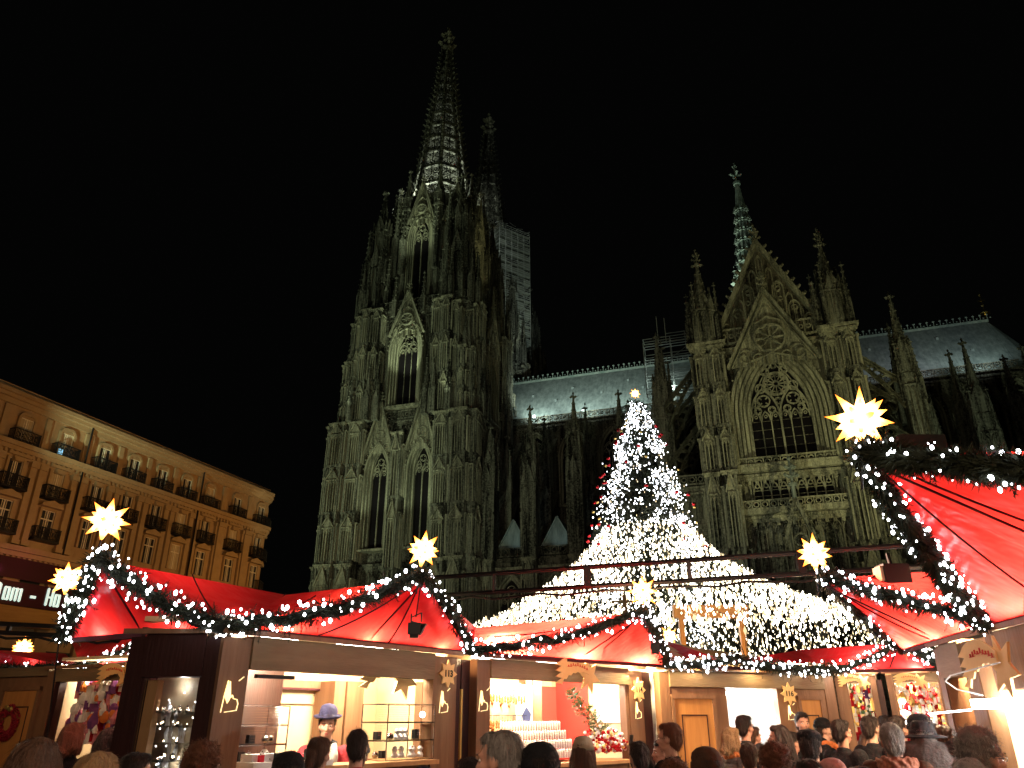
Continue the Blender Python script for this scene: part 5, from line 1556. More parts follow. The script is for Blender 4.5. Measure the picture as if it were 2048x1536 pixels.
for k in range(26):
    t = k/26; b0 = Vector((.25, 0, 0)).lerp(Vector((-.45, .05, .85)), t)
    for s in (-1, 1):
        d = Vector((-.35*s+rnd.gauss(0, .1), rnd.gauss(0, .25), .35+.35*(s < 0)*0+rnd.gauss(0, .15))).normalized()
        if s > 0: d = Vector((-.8, rnd.gauss(0, .2), -.15+rnd.gauss(0, .15))).normalized()
        L_ = rnd.uniform(.12, .26)*(1-.5*t); mb.tube([b0, b0+d*L_], [.004, .002], 4)
        for j in range(70):
            q = b0+d*L_*j/70; n = Vector((rnd.gauss(0, 1), rnd.gauss(0, 1), rnd.gauss(0, 1))).normalized()*.048+d*.02; w = Vector((.005, 0, .004))
            nd.add([q-w, q+w, q+n], [(0, 1, 2)])
mb.build('twig', [M['ginger']], br); nd.build('needles', [M['firgreen']], br)['kind'] = 'stuff'
mb = MB()
for k in range(6): mb.ell((rnd.uniform(-.3, .2), -.03, rnd.uniform(.2, .6)), (.022,)*3, 8, 6)
mb.build('small_bauble', [M['silver']], br); br.scale = (.85, .62, .62)
hp = empty('bauble_heap', wp(s114, 2.42, .05, 1.36), 'heap of red, white and gold baubles on the counter below the fir branch', 'baubles', rz=s114.rotation_euler[2])
for nm, mm, n in (('red_bauble', 'redglass', 170), ('white_bauble', 'white', 90), ('gold_bauble', 'goldy', 50), ('silver_bauble', 'silver', 40)):
    mb = MB()
    for k in range(n):
        x = rnd.uniform(-.42, .5); y = rnd.uniform(-.12, .3); z = .3*math.exp(-((x-.0)/.28)**2)*rnd.random()+.03; s = rnd.uniform(.014, .028)
        mb.ell((x, y, z), (s, s, s), 7, 5)
    mb.build(nm, [M[mm]], hp)['kind'] = 'stuff'
gz = empty('candle_glasses', wp(s114, 1.35, .05, 1.32), 'tiers of white and gold glasses on the counter of the bauble stall', 'glasses', rz=s114.rotation_euler[2])
mb = MB(); m2 = MB()
for t in range(4):
    m2.box(-.5, .6, .05+t*.09, .14+t*.09, 0, .02+t*.1)
    for i in range(24):
        x = -.48+i*.045; mb.lathe(7, (x, .09+t*.09, .02+t*.1), [(.014, 0), (.018, .04), (.016, .085), (.006, .1)])
mb.build('glass', [M['white']], gz)['kind'] = 'stuff'; m2.build('display_step', [M['redcloth']], gz)
# generic small goods in the far stalls
def goods(root, x0, x1, y, z0, z1, cols, n, seed, lab, name, cat_, s=(.02, .05)):
    r_ = random.Random(seed)
    e = empty(name, wp(root, (x0+x1)/2, y, z0), lab, cat_, rz=root.rotation_euler[2])
    for ci, (mm, wgt) in enumerate(cols):
        mb = MB()
        for k in range(int(n*wgt)):
            x = r_.uniform(-(x1-x0)/2, (x1-x0)/2); z = r_.uniform(0, z1-z0); q = r_.uniform(*s)
            t = r_.random()
            if t < .4: mb.ell((x, r_.uniform(-.1, .1), z), (q, q*.6, q), 7, 5)
            elif t < .7: mb.lathe(6, (x, r_.uniform(-.1, .1), z-q), [(q*.7, 0), (q*.9, q), (q*.3, q*2.2), (.004, q*2.6)])
            else: mb.box(x-q*.5, x+q*.5, -.05+r_.uniform(-.05, .05), .02, z-q*1.4, z+q)
        mb.build('goods', [M[mm]], e)['kind'] = 'stuff'
    return e
M['knit_pink'] = mat('pink_knit', (.55, .14, .20), .9, noise=(30, (.7, .3, .35))); M['knit_purple'] = mat('purple_knit', (.18, .06, .22), .9)
M['orange'] = mat('orange_felt', (.7, .22, .05), .9); M['purple'] = mat('purple_cloth', (.06, .03, .13), .8)
goods(sB, 1.75, 3.2, .3, 1.5, 2.2, (('knit_pink', .4), ('white', .8), ('knit_purple', .35), ('orange', .3), ('redglass', .2)), 170, 11, 'pink, white and purple knitted caps heaped in the far left stall window', 'knitwear', 'knitwear', (.035, .09))
goods(sE, .13, .43, .25, 1.3, 2.24, (('redglass', .5), ('white', .5), ('goldy', .3), ('firgreen', .2)), 130, 12, 'red and white ornaments crowding the narrow stall opening left of the purple cloth', 'ornaments', 'ornaments', (.02, .045))
goods(sF, .1, .66, .25, 1.3, 2.22, (('redglass', .8), ('white', .7), ('goldy', .4)), 190, 13, 'red goods on shelves with round white lamps in the far right stall', 'ornaments', 'ornaments', (.02, .05))
goods(sR1, .5, 3.3, .7, 1.25, 1.9, (('white', .9), ('silver', .6), ('black', .25), ('goldy', .2)), 260, 14, 'glaring white and silver goods in the nearest right stall', 'ornaments', 'ornaments', (.02, .055))
cl = MB(); cl.box(.30, .43, .3, .32, 1.3, 2.24); tag(cl.build('starry_cloth', [M['purple']]), 'dark purple cloth dotted with tiny lights in the far right stall', 'cloth')
bpy.data.objects['starry_cloth'].location = sE.location; bpy.data.objects['starry_cloth'].rotation_euler = sE.rotation_euler
mb = MB()
for k in range(30): mb.octa((rnd.uniform(.31, .42), .29, rnd.uniform(1.35, 2.2)), .006)
o = mb.build('tiny_bulb', [M['warm_bulb']], bpy.data.objects['starry_cloth']); o['kind'] = 'stuff'
for i, (x, z) in enumerate(((.16, 2.0), (.16, 1.85), (.16, 1.70), (.45, 1.75), (.36, 1.55))):
    mb = MB(); mb.ell((0, 0, 0), (.05, .05, .04), 10, 6)
    o = mb.build('globe_lamp', [M['tube_lamp']]); o.location = wp(sF, x, .1, z)
    tag(o, 'round white lamp in the far right red stall, '+('topmost of the left column', 'middle of the left column', 'lowest of the left column', 'upper one on the right', 'lower one on the right')[i], 'lamp', 'round white lamps in the far right stall')
# cold work lamps in the white stall 116 and in the near right stall
for (r_, x, z, w) in ((s116, 1.45, 2.08, .35), (sR1, 2.2, 1.86, .5), (sR1, 1.0, 1.86, .4)):
    mb = MB(); mb.box(x-w, x+w, .35, .42, z, z+.05); mb.build('tube_lamp', [M['tube_lamp']], r_)
point('work_lamp', wp(s116, 1.45, .6, 1.7), 90, (1, .98, .95), .1)
point('work_lamp', wp(sR1, 1.2, .3, 1.75), 160, (1, .97, .92), .1)
# curved arm lamp in front of the near stall's beam
al = empty('arm_lamp', wp(sR1, .2, -.15, 1.95), 'thin bent arm lamp in front of the nearest stall post', 'lamp')
mb = MB(); q = [wp(sR1, .1, -.05, 1.93), wp(sR1, .0, -.2, 1.98), wp(sR1, .02, -.28, 2.04), wp(sR1, .15, -.28, 2.08), wp(sR1, 1.0, -.25, 2.12)]
mb.tube([Vector(p)-al.location for p in q], .006, 6); mb.build('arm', [M['white']], al)
mb = MB(); mb.box(-.02, .14, -.35, .05, -.12, -.05); mb.build('lamp_head', [M['tube_lamp']], al)
mb = MB(); mb.bar(wp(sR1, -.45, -.3, 1.80), wp(sR1, .5, -.32, 1.82), .012); tag(mb.build('strip_lamp', [M['tube_lamp']]), 'thin horizontal strip lamp hanging left of the nearest right stall', 'lamp')

# lamps under the eaves that light the canvas from below
def eave(A, B, p, c=(1, .8, .62), n=2, inn=.06, z=2.47):
    A, B = Vector(A), Vector(B); d = (B-A).normalized(); nn = Vector((d.y, -d.x, 0))
    if nn.dot(-A) < 0: nn = -nn
    for k in range(n):
        q = A.lerp(B, (k+.5)/n)-nn*inn; point('eave_lamp', (q.x, q.y, z), p*3/n, c, .05); m_ = q-nn*.55; point('roof_lamp', (m_.x, m_.y, z+.05), min(p, 60)*.8/n, (1, .5, .4), .1)
eave(V1, V2, 42, (1, .62, .3), n=3); eave(V2, V3, 320, (1, .72, .38), n=3, inn=.16, z=2.52); eave(V3, V4, 40, c=(1, .75, .4), n=3); eave(VA, V1, 16, (1, .4, .3)); eave(V4, V5, 16); eave(V5, V6, 22); eave(VRL, VR, 300, (1, .72, .42), n=3, inn=.2); eave(VR, VRR, 260, (1, .68, .40), n=3, inn=.3, z=2.6)
# unseen warm fill lights added to brighten the stall fronts and heads
point('front_fill', (-.6, .2, 3.9), 380, (1, .72, .5), .3)
point('front_fill', (2.9, 8.2, 3.3), 190, (1, .6, .42), .3)
point('front_fill', (-6.2, 7.6, 3.5), 90, (1, .68, .4), .3)

# black spotlights hanging from the peaks
def hang_spot(c, top, lab, s=1.0):
    r = empty('hanging_spotlight', c, lab, 'spotlight', 'black spotlights hung from the tent peaks')
    t = Vector(top)-Vector(c)
    mb = MB(); mb.tube([(0, 0, .14*s), t], .006, 4); mb.build('cable', [M['cable']], r)
    mb = MB(); mb.tube([(-.05*s, 0, .07*s), (.03*s, 0, .05*s), (.07*s, 0, .03*s)], [.042*s, .045*s, .055*s], 10); mb.box(-.06*s, .05*s, -.05*s, -.042*s, -.01*s, .09*s); mb.box(.05*s, .10*s, -.05*s, .05*s, .075*s, .082*s); mb.box(-.045*s, .03*s, -.03*s, .03*s, -.035*s, .01*s)
    mb.build('lamp_housing', [M['black']], r)
    mb = MB(); mb.bar((-.04*s, 0, .1*s), (-.04*s, 0, .17*s), .01); mb.bar((.05*s, 0, .1*s), (.05*s, 0, .18*s), .01); mb.bar((-.04*s, 0, .14*s), (.05*s, 0, .18*s), .008); mb.build('bracket', [M['black']], r)
    return r
hang_spot((-.86, 7.02, 2.45), (-.84, 7.1, 2.9), 'black spotlight hanging on a cable in front of the red roof of stall 113')
hang_spot((1.66, 9.25, 2.48), (1.57, 9.38, 2.88), 'small black spotlight hanging in front of the orange-lit roof', .9)
bl = empty('box_floodlight', (3.72, 7.5, 3.06), 'large black box floodlight on the beam beside the right-hand star', 'floodlight')
mb = MB(); mb.box(-.12, .13, -.10, .10, -.10, .08); mb.build('lamp_housing', [M['black']], bl)
mb = MB(); mb.box(-.15, -.121, -.08, .08, -.08, .06); mb.build('lens', [M['pale_panel']], bl)
mb = MB(); mb.bar((0, 0, .08), (0, .02, .20), .03); mb.tube([(-.12, .05, .0), (-.25, .05, -.06), (-.4, .1, .0), (-.5, .1, .08)], .008, 4); mb.build('bracket', [M['black']], bl)

# ================================================================== LIGHTING TRUSS across the lane
def truss(p0, p1, hgt, lab, w=.07):
    r = empty('lighting_truss', p0, lab, 'truss', 'dark lighting trusses')
    a = Vector((0, 0, 0)); b = Vector(p1)-Vector(p0)
    mb = MB(); mb.tube([a, b], w/2, 6); mb.build('top_tube', [M['black']], r)
    dz = Vector((0, 0, -hgt)); mb = MB(); mb.tube([a+dz, b+dz*1.0], w/2, 6); mb.build('bottom_tube', [M['black']], r)
    mb = MB()
    for k in range(7):
        t = k/6; q = a.lerp(b, t); mb.bar(q, q+dz, .05 if k % 2 else .10)
    mb.build('strut', [M['black']], r)['kind'] = 'stuff'
    for e_ in (a, b): mb = MB(); mb.bar(e_, (e_.x, e_.y, -p0[2]), w*1.3); mb.build('leg', [M['black']], r)
    mb = MB(); pts = [a.lerp(b, i/24)+dz*1.15+Vector((0, 0, -.06*abs(sin(i*1.1)))) for i in range(25)]; mb.tube(pts, .018, 5); mb.build('cable', [M['cable']], r)
    return r
truss((-1.6, 11.9, 3.74), (6.4, 8.85, 3.74), .27, 'long dark lighting truss crossing in front of the light canopy')
truss((-7.9, 11.0, 3.02), (-3.4, 12.3, 2.9), .12, 'short dark truss wrapped in cables at the far left under the hotel sign')

# ================================================================== FAR LEFT ROOFS
E2 = 2.42
B0, B1, B2 = (-9.6, 12.8, E2), (-6.1, 11.4, E2), (-4.4, 10.6, E2+.1)
tent('low dark red canvas roof at the far left edge', B0, (-7.9, 12.0, 2.72), B1, [(B0, (-7.9, 12.0, 2.72), (-9.0, 14.0, 2.9)), ((-7.9, 12.0, 2.72), B1, (-7.6, 13.6, 2.78))])
tent('low bright red canvas roof at the far left, beside the dark stall end', B1, (-5.0, 10.9, 2.78), B2, [(B1, (-5.0, 10.9, 2.78), (-7.3, 13.2, 2.92)), ((-5.0, 10.9, 2.78), (-7.3, 13.2, 2.92), (-5.2, 12.8, 2.92))], seams=((B1, (-5.0, 12.4, 2.9)),))
G(B0, B1, 'lit garland along the far left roof edge', .10, 85, 31, .0, dens=600, br=.016)
G(B1, (-5.0, 10.9, 2.76), 'lit garland rising beside the dark stall end at the left', .09, 50, 32, .06, dens=600, br=.016)
eave(B0, B1, 5); eave(B1, B2, 12)
# dark hut roof behind the biggest star
mb = MB(); mb.hexa([(5.27, 9.6, 0), (5.98, 9.6, 0), (6.0, 9.85, 0), (5.3, 9.85, 0), (5.22, 9.6, 5.28), (5.85, 9.6, 5.28), (5.87, 9.85, 5.28), (5.25, 9.85, 5.28)])
tag(mb.build('kiosk_tower', [M['cable']]), 'dark brown square top of a kiosk tower just right of the biggest star', 'tower')

# ================================================================== HOTEL SIGN and veranda
M['sign_dark'] = mat('dark_red_glass', (.05, .012, .02), .15, spec=.6); M['sign_tan'] = mat('tan_awning', (.42, .26, .08), .8, noise=(2, (.3, .18, .05)), stretch=(.3, 1, 3))
M['letters'] = mat('backlit_letter', (.8, .9, .85), emit=(.62, .85, .76), estr=.9)
sg_ = MB(); zs, ze = hz(8.5), hz(9.95)
sg_.fbox(HF, 2.0, 11.3, zs, ze, 0, 1.2); sg_.build('sign_board', [M['sign_dark']], hotel)
sg_ = MB(); sg_.fbox(HF, 3.0, 9.5, hz(7.3), hz(8.45), 0, 1.25); sg_.build('awning', [M['sign_tan']], hotel)
sg_ = MB(); sg_.fbox(HF, 0, 10.0, hz(10.2), hz(11.5), .36, .6); sg_.build('veranda_glass', [M['sign_dark']], hotel)
point('pink_reflection_light', tuple(hO+hD*5+hN*3+Vector((0, 0, hz(10.9)))), 45, (1, .12, .35), .1)  # added light standing in for the pink reflection on the veranda glass
def blackletter(ch, x, z, h, mb, fr, d):
    """simple gothic minuscules from upright strokes with diamond ends; returns the advance"""
    s = h*.17
    def stem(u, lo=0.0, hi=1.0):
        mb.fpoly(fr, [(u-s/2, z+lo*h+s*.3), (u, z+lo*h-s*.25), (u+s/2, z+lo*h+s*.3), (u+s/2, z+hi*h-s*.3), (u, z+hi*h+s*.25), (u-s/2, z+hi*h-s*.3)], d, d+.12)
    def br_(a, b, w=.6): mb.fbar(fr, (a[0], z+a[1]*h), (b[0], z+b[1]*h), s*w, d+.01, d+.11)
    g_ = h*.36
    if ch == 'o': stem(x); stem(x+g_); br_((x-s*.3, .96), (x+g_+s*.3, .96), .8); br_((x-s*.3, .05), (x+g_+s*.3, .05), .8); return g_+s*1.9
    if ch == 'm': stem(x); stem(x+g_); stem(x+2*g_); br_((x, .93), (x+g_, .97)); br_((x+g_, .93), (x+2*g_, .97)); return 2*g_+s*1.7
    if ch == 'H': stem(x, 0, 1.4); stem(x+g_*1.35, 0, 1.4); br_((x-s*.4, .68), (x+g_*1.35+s*.4, .68), .8); return g_*1.35+s*1.9
    if ch == 'D': stem(x, 0, 1.35); stem(x+g_*1.2, .1, 1.2); br_((x-.1, 1.4), (x+g_*1.2, 1.2)); br_((x, .05), (x+g_*1.2, .12)); return g_*1.2+s*1.7
    if ch == 't': stem(x, 0, 1.3); br_((x-s, .9), (x+s*1.2, .9)); return s*2.4
    if ch == 'e': stem(x); br_((x, .97), (x+g_*.8, .8)); br_((x, .5), (x+g_*.8, .8)); br_((x, .08), (x+g_*.8, .12)); return g_+s
    if ch == 'l': stem(x, 0, 1.45); return s*2.0
    if ch == '-': br_((x, .5), (x+g_*1.3, .5), 1.2); return g_*1.3+s*2
    return h*.35
# u positions on the facade of the visible pieces "om", "-", "Ho"
for word, u, h in (('D', 3.3, 1.15), ('om', 4.15, 1.2), ('-', 6.45, 1.2), ('Ho', 7.95, 1.2), ('tel', 9.75, 1.15)):
    for ch in word:
        mb = MB(); adv = blackletter(ch, u, zs+.32, h*.82, mb, HF, 1.2); mb.build('letter', [M['letters']], hotel); u += adv

# ================================================================== CHRISTMAS TREE AND LIGHT CANOPY
TC = Vector((7.1, 40.0, 0)); rt = random.Random(21)
tree = empty('christmas_tree', TC, 'tall Christmas tree covered in white lights and red bows, in front of the cathedral', 'christmas tree')
PR = [(18.7, .05), (17.6, .75), (16.2, 1.3), (15.0, 1.75), (13.6, 2.35), (12.4, 2.6), (11.2, 2.8), (9.5, 3.3), (7, 3.8), (4.5, 4.2), (3, 4.2)]
def prof(z, T):
    for (z0, r0), (z1, r1) in zip(T, T[1:]):
        if z1 <= z <= z0: return r0+(r1-r0)*(z0-z)/(z0-z1)
    return T[-1][1]
mb = MB(); mb.tube([(0, 0, 0), (0, 0, 10), (0, 0, 18.6)], [.32, .2, .03], 8); mb.build('trunk', [M['fircore']], tree)
mb = MB(); boughs = []
for k in range(640):
    z = 3+15.4*(1-rt.random()**.8*1.0) if False else rt.uniform(3, 18.3)
    a = rt.uniform(0, 2*pi); R = prof(z, PR)*rt.uniform(.68, 1.04)
    boughs.append((z, a, R))
    p0 = Vector((0, 0, z+.35*R*.4)); p1 = Vector((R*cos(a), R*sin(a), z-.12*R))
    for j in range(30):
        t = rt.uniform(.25, 1); c = p0.lerp(p1, t); sp = .16+.28*(1-t)
        n = Vector((rt.gauss(0, 1), rt.gauss(0, 1), rt.gauss(0, .6))).normalized()
        w = n.cross(Vector((0, 0, 1))).normalized()*rt.uniform(.03, .07)
        c += Vector((rt.gauss(0, sp*.6), rt.gauss(0, sp*.6), rt.gauss(0, sp*.4)))
        mb.add([c-w, c+w, c+n*rt.uniform(.15, .34)], [(0, 1, 2)])
mb.build('foliage', [M['fir']], tree)['kind'] = 'stuff'
mb = MB(); wm_ = MB()
for k in range(6800):
    z, a, R = boughs[rt.randrange(len(boughs))]
    z += rt.gauss(0, .18)
    if z > 18.4: continue
    rr = R*rt.uniform(.72, 1.04); a += rt.gauss(0, .12)
    c = (rr*cos(a), rr*sin(a), z-.1*R)
    if c[1] > 1.2: continue
    if sin(3*a+1.9*z)+sin(5*a-2.7*z+1)+.5*sin(9*a+4*z) < -.75 and rt.random() < .85: continue
    (mb if rt.random() < .86 else wm_).octa(c, rt.choice((.014, .02, .026, .034, .048)), rt.uniform(.02, .06))
mb.build('bulbs', [M['cool_bulb']], tree)['kind'] = 'stuff'; wm_.build('warm_bulbs', [M['warm_bulb']], tree)['kind'] = 'stuff'
for mm, n, s, nm in (('redglass', 34, .11, 'red_bauble'), ('goldy', 16, .09, 'gold_bauble')):
    base = None
    for k in range(n):
        z = rt.uniform(9, 17.6); a = rt.uniform(-pi*1.05, .05); R = prof(z, PR)*1.02
        if base is None: b_ = MB(); b_.ell((0, 0, 0), (s, s, s*.8), 10, 7); base = b_.mesh(nm, [M[mm]], True)
        link(nm, base, tree, loc=(R*cos(a), R*sin(a), z))
star((TC.x, TC.y, 18.95), .34, 'small red-orange star on top of the Christmas tree', 12, power=120, stem=.1)
CP = [(2.2, 11.1), (4.0, 9.2), (6.0, 7.8), (8.0, 6.8), (10, 6.05), (12.5, 5.35), (14.5, 4.9), (17, 4.5)]
def cz(r):
    for (r0, z0), (r1, z1) in zip(CP, CP[1:]):
        if r0 <= r <= r1: return z0+(z1-z0)*(r-r0)/(r1-r0)
    return CP[-1][1]
NS = 90
for k in range(NS):
    a = 2*pi*(k+.5)/NS+rt.gauss(0, .006)
    e = empty('light_string', TC, 'string of white bulbs in the broad light canopy spreading from the tree', 'light string', 'strings of white bulbs fanning out from the Christmas tree')
    mb = MB(); cb = MB(); r = 2.3; pts = []
    Rm = 16.2
    while r < Rm:
        z = cz(r)+.035*r*cos(a)-.10*sin((r-2.3)/(Rm-2.3)*pi)
        p = Vector((r*cos(a), r*sin(a), z)); pts.append(p)
        n_ = rt.choice((1, 1, 2, 2, 3))
        for q in range(n_):
            mb.mi = 1 if rt.random() < .36 else 0; s = rt.choice((.022, .03, .036, .045, .058))
            mb.octa((p.x+rt.gauss(0, .07), p.y+rt.gauss(0, .07), p.z-q*.17-rt.random()*.12), s, s*rt.uniform(1.0, 3.2))
        r += rt.uniform(.20, .34)
    cb.tube(pts[::4]+[pts[-1]], .012, 3); cb.build('cable', [M['cable']], e)
    mb.build('bulbs', [M['canopy_bulb'], M['cream_bulb']], e)['kind'] = 'stuff'
# masts round the rim
for k in range(9):
    a = 2*pi*k/9+.3; x, y = TC.x+16.3*cos(a), TC.y+16.3*sin(a)
    mb = MB(); mb.tube([(0, 0, 0), (0, 0, 5.3)], [.12, .07], 8); mb.bar((-.4, 0, 5.1), (.4, 0, 5.1), .06)
    o = mb.build('mast', [M['hotel_trim']]); o.location = (x, y, 0); tag(o, 'mast holding the rim of the light canopy', 'mast', 'masts round the light canopy')
point('canopy_glow', (7.1, 36, 6.0), 500, (1, .9, .68), 1.5)
# wooden stage frame under the canopy
st = empty('stage_frame', (8.0, 31.5, 0), 'orange-lit wooden stage frame glimpsed under the light canopy', 'stage')
for nm, b in (('post', (-1.3, -1.1, 0, .2, 0, 5.5)), ('post', (1.1, 1.3, 0, .2, 0, 5.5)), ('lintel', (-1.5, 1.5, -.05, .25, 5.5, 6.0)), ('rail', (-1.1, 1.1, .05, .15, 3.9, 4.1))):
    mb = MB(); mb.box(*b); mb.build(nm, [M['door_wood']], st)
point('stage_lamp', (8.0, 30.2, 3.6), 220, (1, .6, .25), .2)
sh = MB(); rs = random.Random(5)
for k in range(26):
    p = Vector((rs.uniform(-.5, .5), rs.uniform(-.4, .4), 0)); q = p+Vector((rs.gauss(0, .35), rs.gauss(0, .3), rs.uniform(2.6, 3.8)))
    sh.tube([p, p.lerp(q, .5)+Vector((rs.gauss(0, .08), 0, 0)), q], [.03, .02, .008], 4)
o = sh.build('bare_shrub', [M['cable']]); o.location = (6.4, 19.2, 0); tag(o, 'dark leafless shrub silhouetted against the light canopy', 'shrub')
# ================================================================== PEOPLE
def skinmat(n, c): return mat(n, c, .55, noise=(8, tuple(v*.85 for v in c)), spec=.35)
SK = [skinmat('fair_skin', (.62, .36, .26)), skinmat('ruddy_skin', (.60, .30, .21)), skinmat('tan_skin', (.45, .25, .17))]
def hairmat(n, c, c2): return mat(n, c, .55, noise=(22, c2), bump=.7, bscale=60, stretch=(2.5, 2.5, .35), spec=.4)
HM = {'brown': hairmat('brown_hair', (.10, .045, .022), (.045, .02, .012)), 'dark': hairmat('dark_hair', (.03, .016, .012), (.012, .008, .007)),
      'blond': hairmat('blond_hair', (.40, .24, .11), (.22, .12, .055)), 'grey': hairmat('grey_hair', (.33, .29, .26), (.14, .12, .11)),
      'red': hairmat('chestnut_hair', (.17, .06, .025), (.09, .03, .015)), 'white': hairmat('white_hair', (.5, .46, .42), (.3, .27, .25))}
def cloth(n, c, s=1.0, sc=40): return mat(n, c, .85, noise=(sc*.2, tuple(v*.7 for v in c)), bump=.5, bscale=sc, spec=.15)
CL = {k: cloth(k+'_cloth', v) for k, v in dict(black=(.012, .012, .014), charcoal=(.035, .033, .036), navy=(.015, .02, .04), greybrown=(.085, .07, .065), red=(.45, .02, .025), pinkred=(.55, .07, .09),
      beige=(.42, .35, .25), bluegrey=(.10, .13, .17), olive=(.07, .065, .035), brown=(.07, .035, .022), teal=(.02, .20, .22), orange=(.55, .16, .05), white=(.6, .56, .5), purple=(.045, .045, .11), pinkknit=(.60, .28, .26), salmonfur=(.36, .15, .10), grey=(.16, .16, .17)).items()}
EYE = mat('eye_white', (.7, .66, .62), .3); IRIS = mat('dark_iris', (.03, .018, .012), .2); LIP = mat('lips', (.42, .13, .11), .5); BROW = mat('eyebrow', (.04, .022, .016), .8)

def remesh(mb, name, vox, m, noise=0.0, nscale=30, vstretch=1.0, smooth=2):
    me = mb.mesh(name+'_src', []); o = bpy.data.objects.new('src', me); COL.objects.link(o)
    r = o.modifiers.new('r', 'REMESH'); r.mode = 'VOXEL'; r.voxel_size = vox; r.use_smooth_shade = True
    if smooth:
        s = o.modifiers.new('s', 'SMOOTH'); s.iterations = smooth; s.factor = .5
    dg = bpy.context.evaluated_depsgraph_get()
    me2 = bpy.data.meshes.new_from_object(o.evaluated_get(dg)); me2.name = name
    bpy.data.objects.remove(o); bpy.data.meshes.remove(me)
    if noise:
        n = len(me2.vertices); co = np.empty(n*3); no = np.empty(n*3)
        me2.vertices.foreach_get('co', co); me2.vertices.foreach_get('normal', no); co = co.reshape(-1, 3); no = no.reshape(-1, 3)
        x, y, z = co[:, 0], co[:, 1], co[:, 2]*vstretch; k = nscale
        v = np.sin(x*k+2*np.sin(y*k*.7)+z*k*.4)*np.sin(y*k*1.1+1.5*np.sin(z*k*.6))+.6*np.sin(x*k*2.3+z*k*.9)*np.sin(y*k*2.1-z*k*.5)+.5*np.sin(z*k*1.7+x*k)
        co += no*(v*noise)[:, None]
        me2.vertices.foreach_set('co', co.reshape(-1)); me2.update()
    me2.materials.clear(); me2.materials.append(m)
    me2.polygons.foreach_set('use_smooth', [True]*len(me2.polygons))
    return me2
def cap(mb, p, q, r0, r1, n=12):
    p, q = Vector(p), Vector(q); d = (q-p).normalized()
    pts = [p-d*r0*.95, p-d*r0*.6, p, p.lerp(q, .5), q, q+d*r1*.6, q+d*r1*.95]
    mb.tube(pts, [r0*.3, r0*.8, r0, (r0+r1)/2, r1, r1*.8, r1*.3], n)
def arms(pose):
    """(shoulder, elbow, wrist, hand) for right and left"""
    if pose == 'down': return [[(s*.19, -.01, 1.42), (s*.26, -.03, 1.14), (s*.25, .06, .90), (s*.24, .10, .80)] for s in (1, -1)]
    if pose == 'front': return [[(s*.19, 0, 1.42), (s*.25, .04, 1.15), (s*.12, .27, 1.14), (s*.05, .34, 1.16)] for s in (1, -1)]
    if pose == 'photo': return [[(.19, 0, 1.42), (.27, .18, 1.25), (.12, .30, 1.50), (.08, .34, 1.58)], [(-.19, 0, 1.42), (-.27, .16, 1.25), (-.10, .30, 1.48), (-.06, .34, 1.56)]]
def hand(mb, w, h):
    w, h = Vector(w), Vector(h); d = (h-w).normalized(); s = d.cross(Vector((0, 0, 1)));
    if s.length < .1: s = d.cross(Vector((0, 1, 0)))
    s.normalize(); n = s.cross(d)
    cap(mb, w, w+d*.05, .028, .032, 8)
    for i in (-1, 0, 1): cap(mb, w+d*.03+s*i*.022, w+d*.085+s*i*.024, .019, .016, 8)
    for i, l in ((-1.5, .060), (-.5, .075), (.5, .078), (1.5, .066)):
        a = w+d*.085+s*i*.0185; b = a+d*l*.5-n*.008; c = b+d*l*.45-n*.026
        cap(mb, a, b, .0105, .0098, 8); cap(mb, b, c, .0098, .0085, 8)
    a = w+d*.035+s*.033; b = a+d*.03+s*.028-n*.006; c = b+d*.032+s*.006-n*.012
    cap(mb, a, b, .012, .011, 8); cap(mb, b, c, .011, .0095, 8)
def headshape(mb, fem=False):
    k = .94 if fem else 1.0
    mb.ell((0, -.012, 1.672), (.073*k, .094, .092), 20, 14)
    mb.ell((0, .018, 1.632), (.062*k, .072, .078), 18, 12)
    mb.ell((0, .038, 1.578), (.043*k, .045, .038), 14, 10)       # jaw and chin
    mb.ell((0, .064, 1.553), (.020, .018, .016), 10, 8)
    for s in (-1, 1):
        mb.ell((s*.038*k, .062, 1.618), (.022, .022, .022), 10, 8)   # cheek
        mb.ell((s*.030, .078, 1.668), (.026, .012, .009), 10, 8)    # brow ridge
        mb.ell((s*.074*k, -.005, 1.632), (.011, .022, .032), 10, 8)  # ear
        mb.ell((s*.012, .094, 1.611), (.010, .011, .009), 8, 6)
    mb.tube([(0, .082, 1.660), (0, .096, 1.635), (0, .110, 1.612), (0, .090, 1.603)], [.009, .0105, .0135, .008], 8)
    mb.ell((0, .084, 1.583), (.024, .012, .006), 10, 6); mb.ell((0, .082, 1.572), (.020, .012, .006), 10, 6)
def body_mesh(pose, fem):
    mb = MB(); headshape(mb, fem)
    cap(mb, (0, -.02, 1.40), (0, -.005, 1.58), .056, .054)
    mb.ell((0, 0, 1.28), (.165, .10, .20), 16, 12); mb.ell((0, 0, 1.05), (.15, .10, .18), 16, 12); mb.ell((0, -.005, .93), (.17, .11, .13), 16, 12)
    mb.ell((0, -.01, 1.405), (.17, .07, .05), 14, 8)
    for sh, el, wr_, hd in arms(pose):
        cap(mb, sh, el, .052, .040); cap(mb, el, wr_, .040, .027); hand(mb, wr_, hd)
    for s in (-1, 1):
        cap(mb, (s*.09, 0, .90), (s*.095, .01, .50), .085, .055); cap(mb, (s*.095, .01, .50), (s*.1, -.01, .10), .055, .036)
        cap(mb, (s*.1, -.04, .045), (s*.105, .13, .035), .040, .032)
    return remesh(mb, 'body', .0105, SK[0], smooth=1)
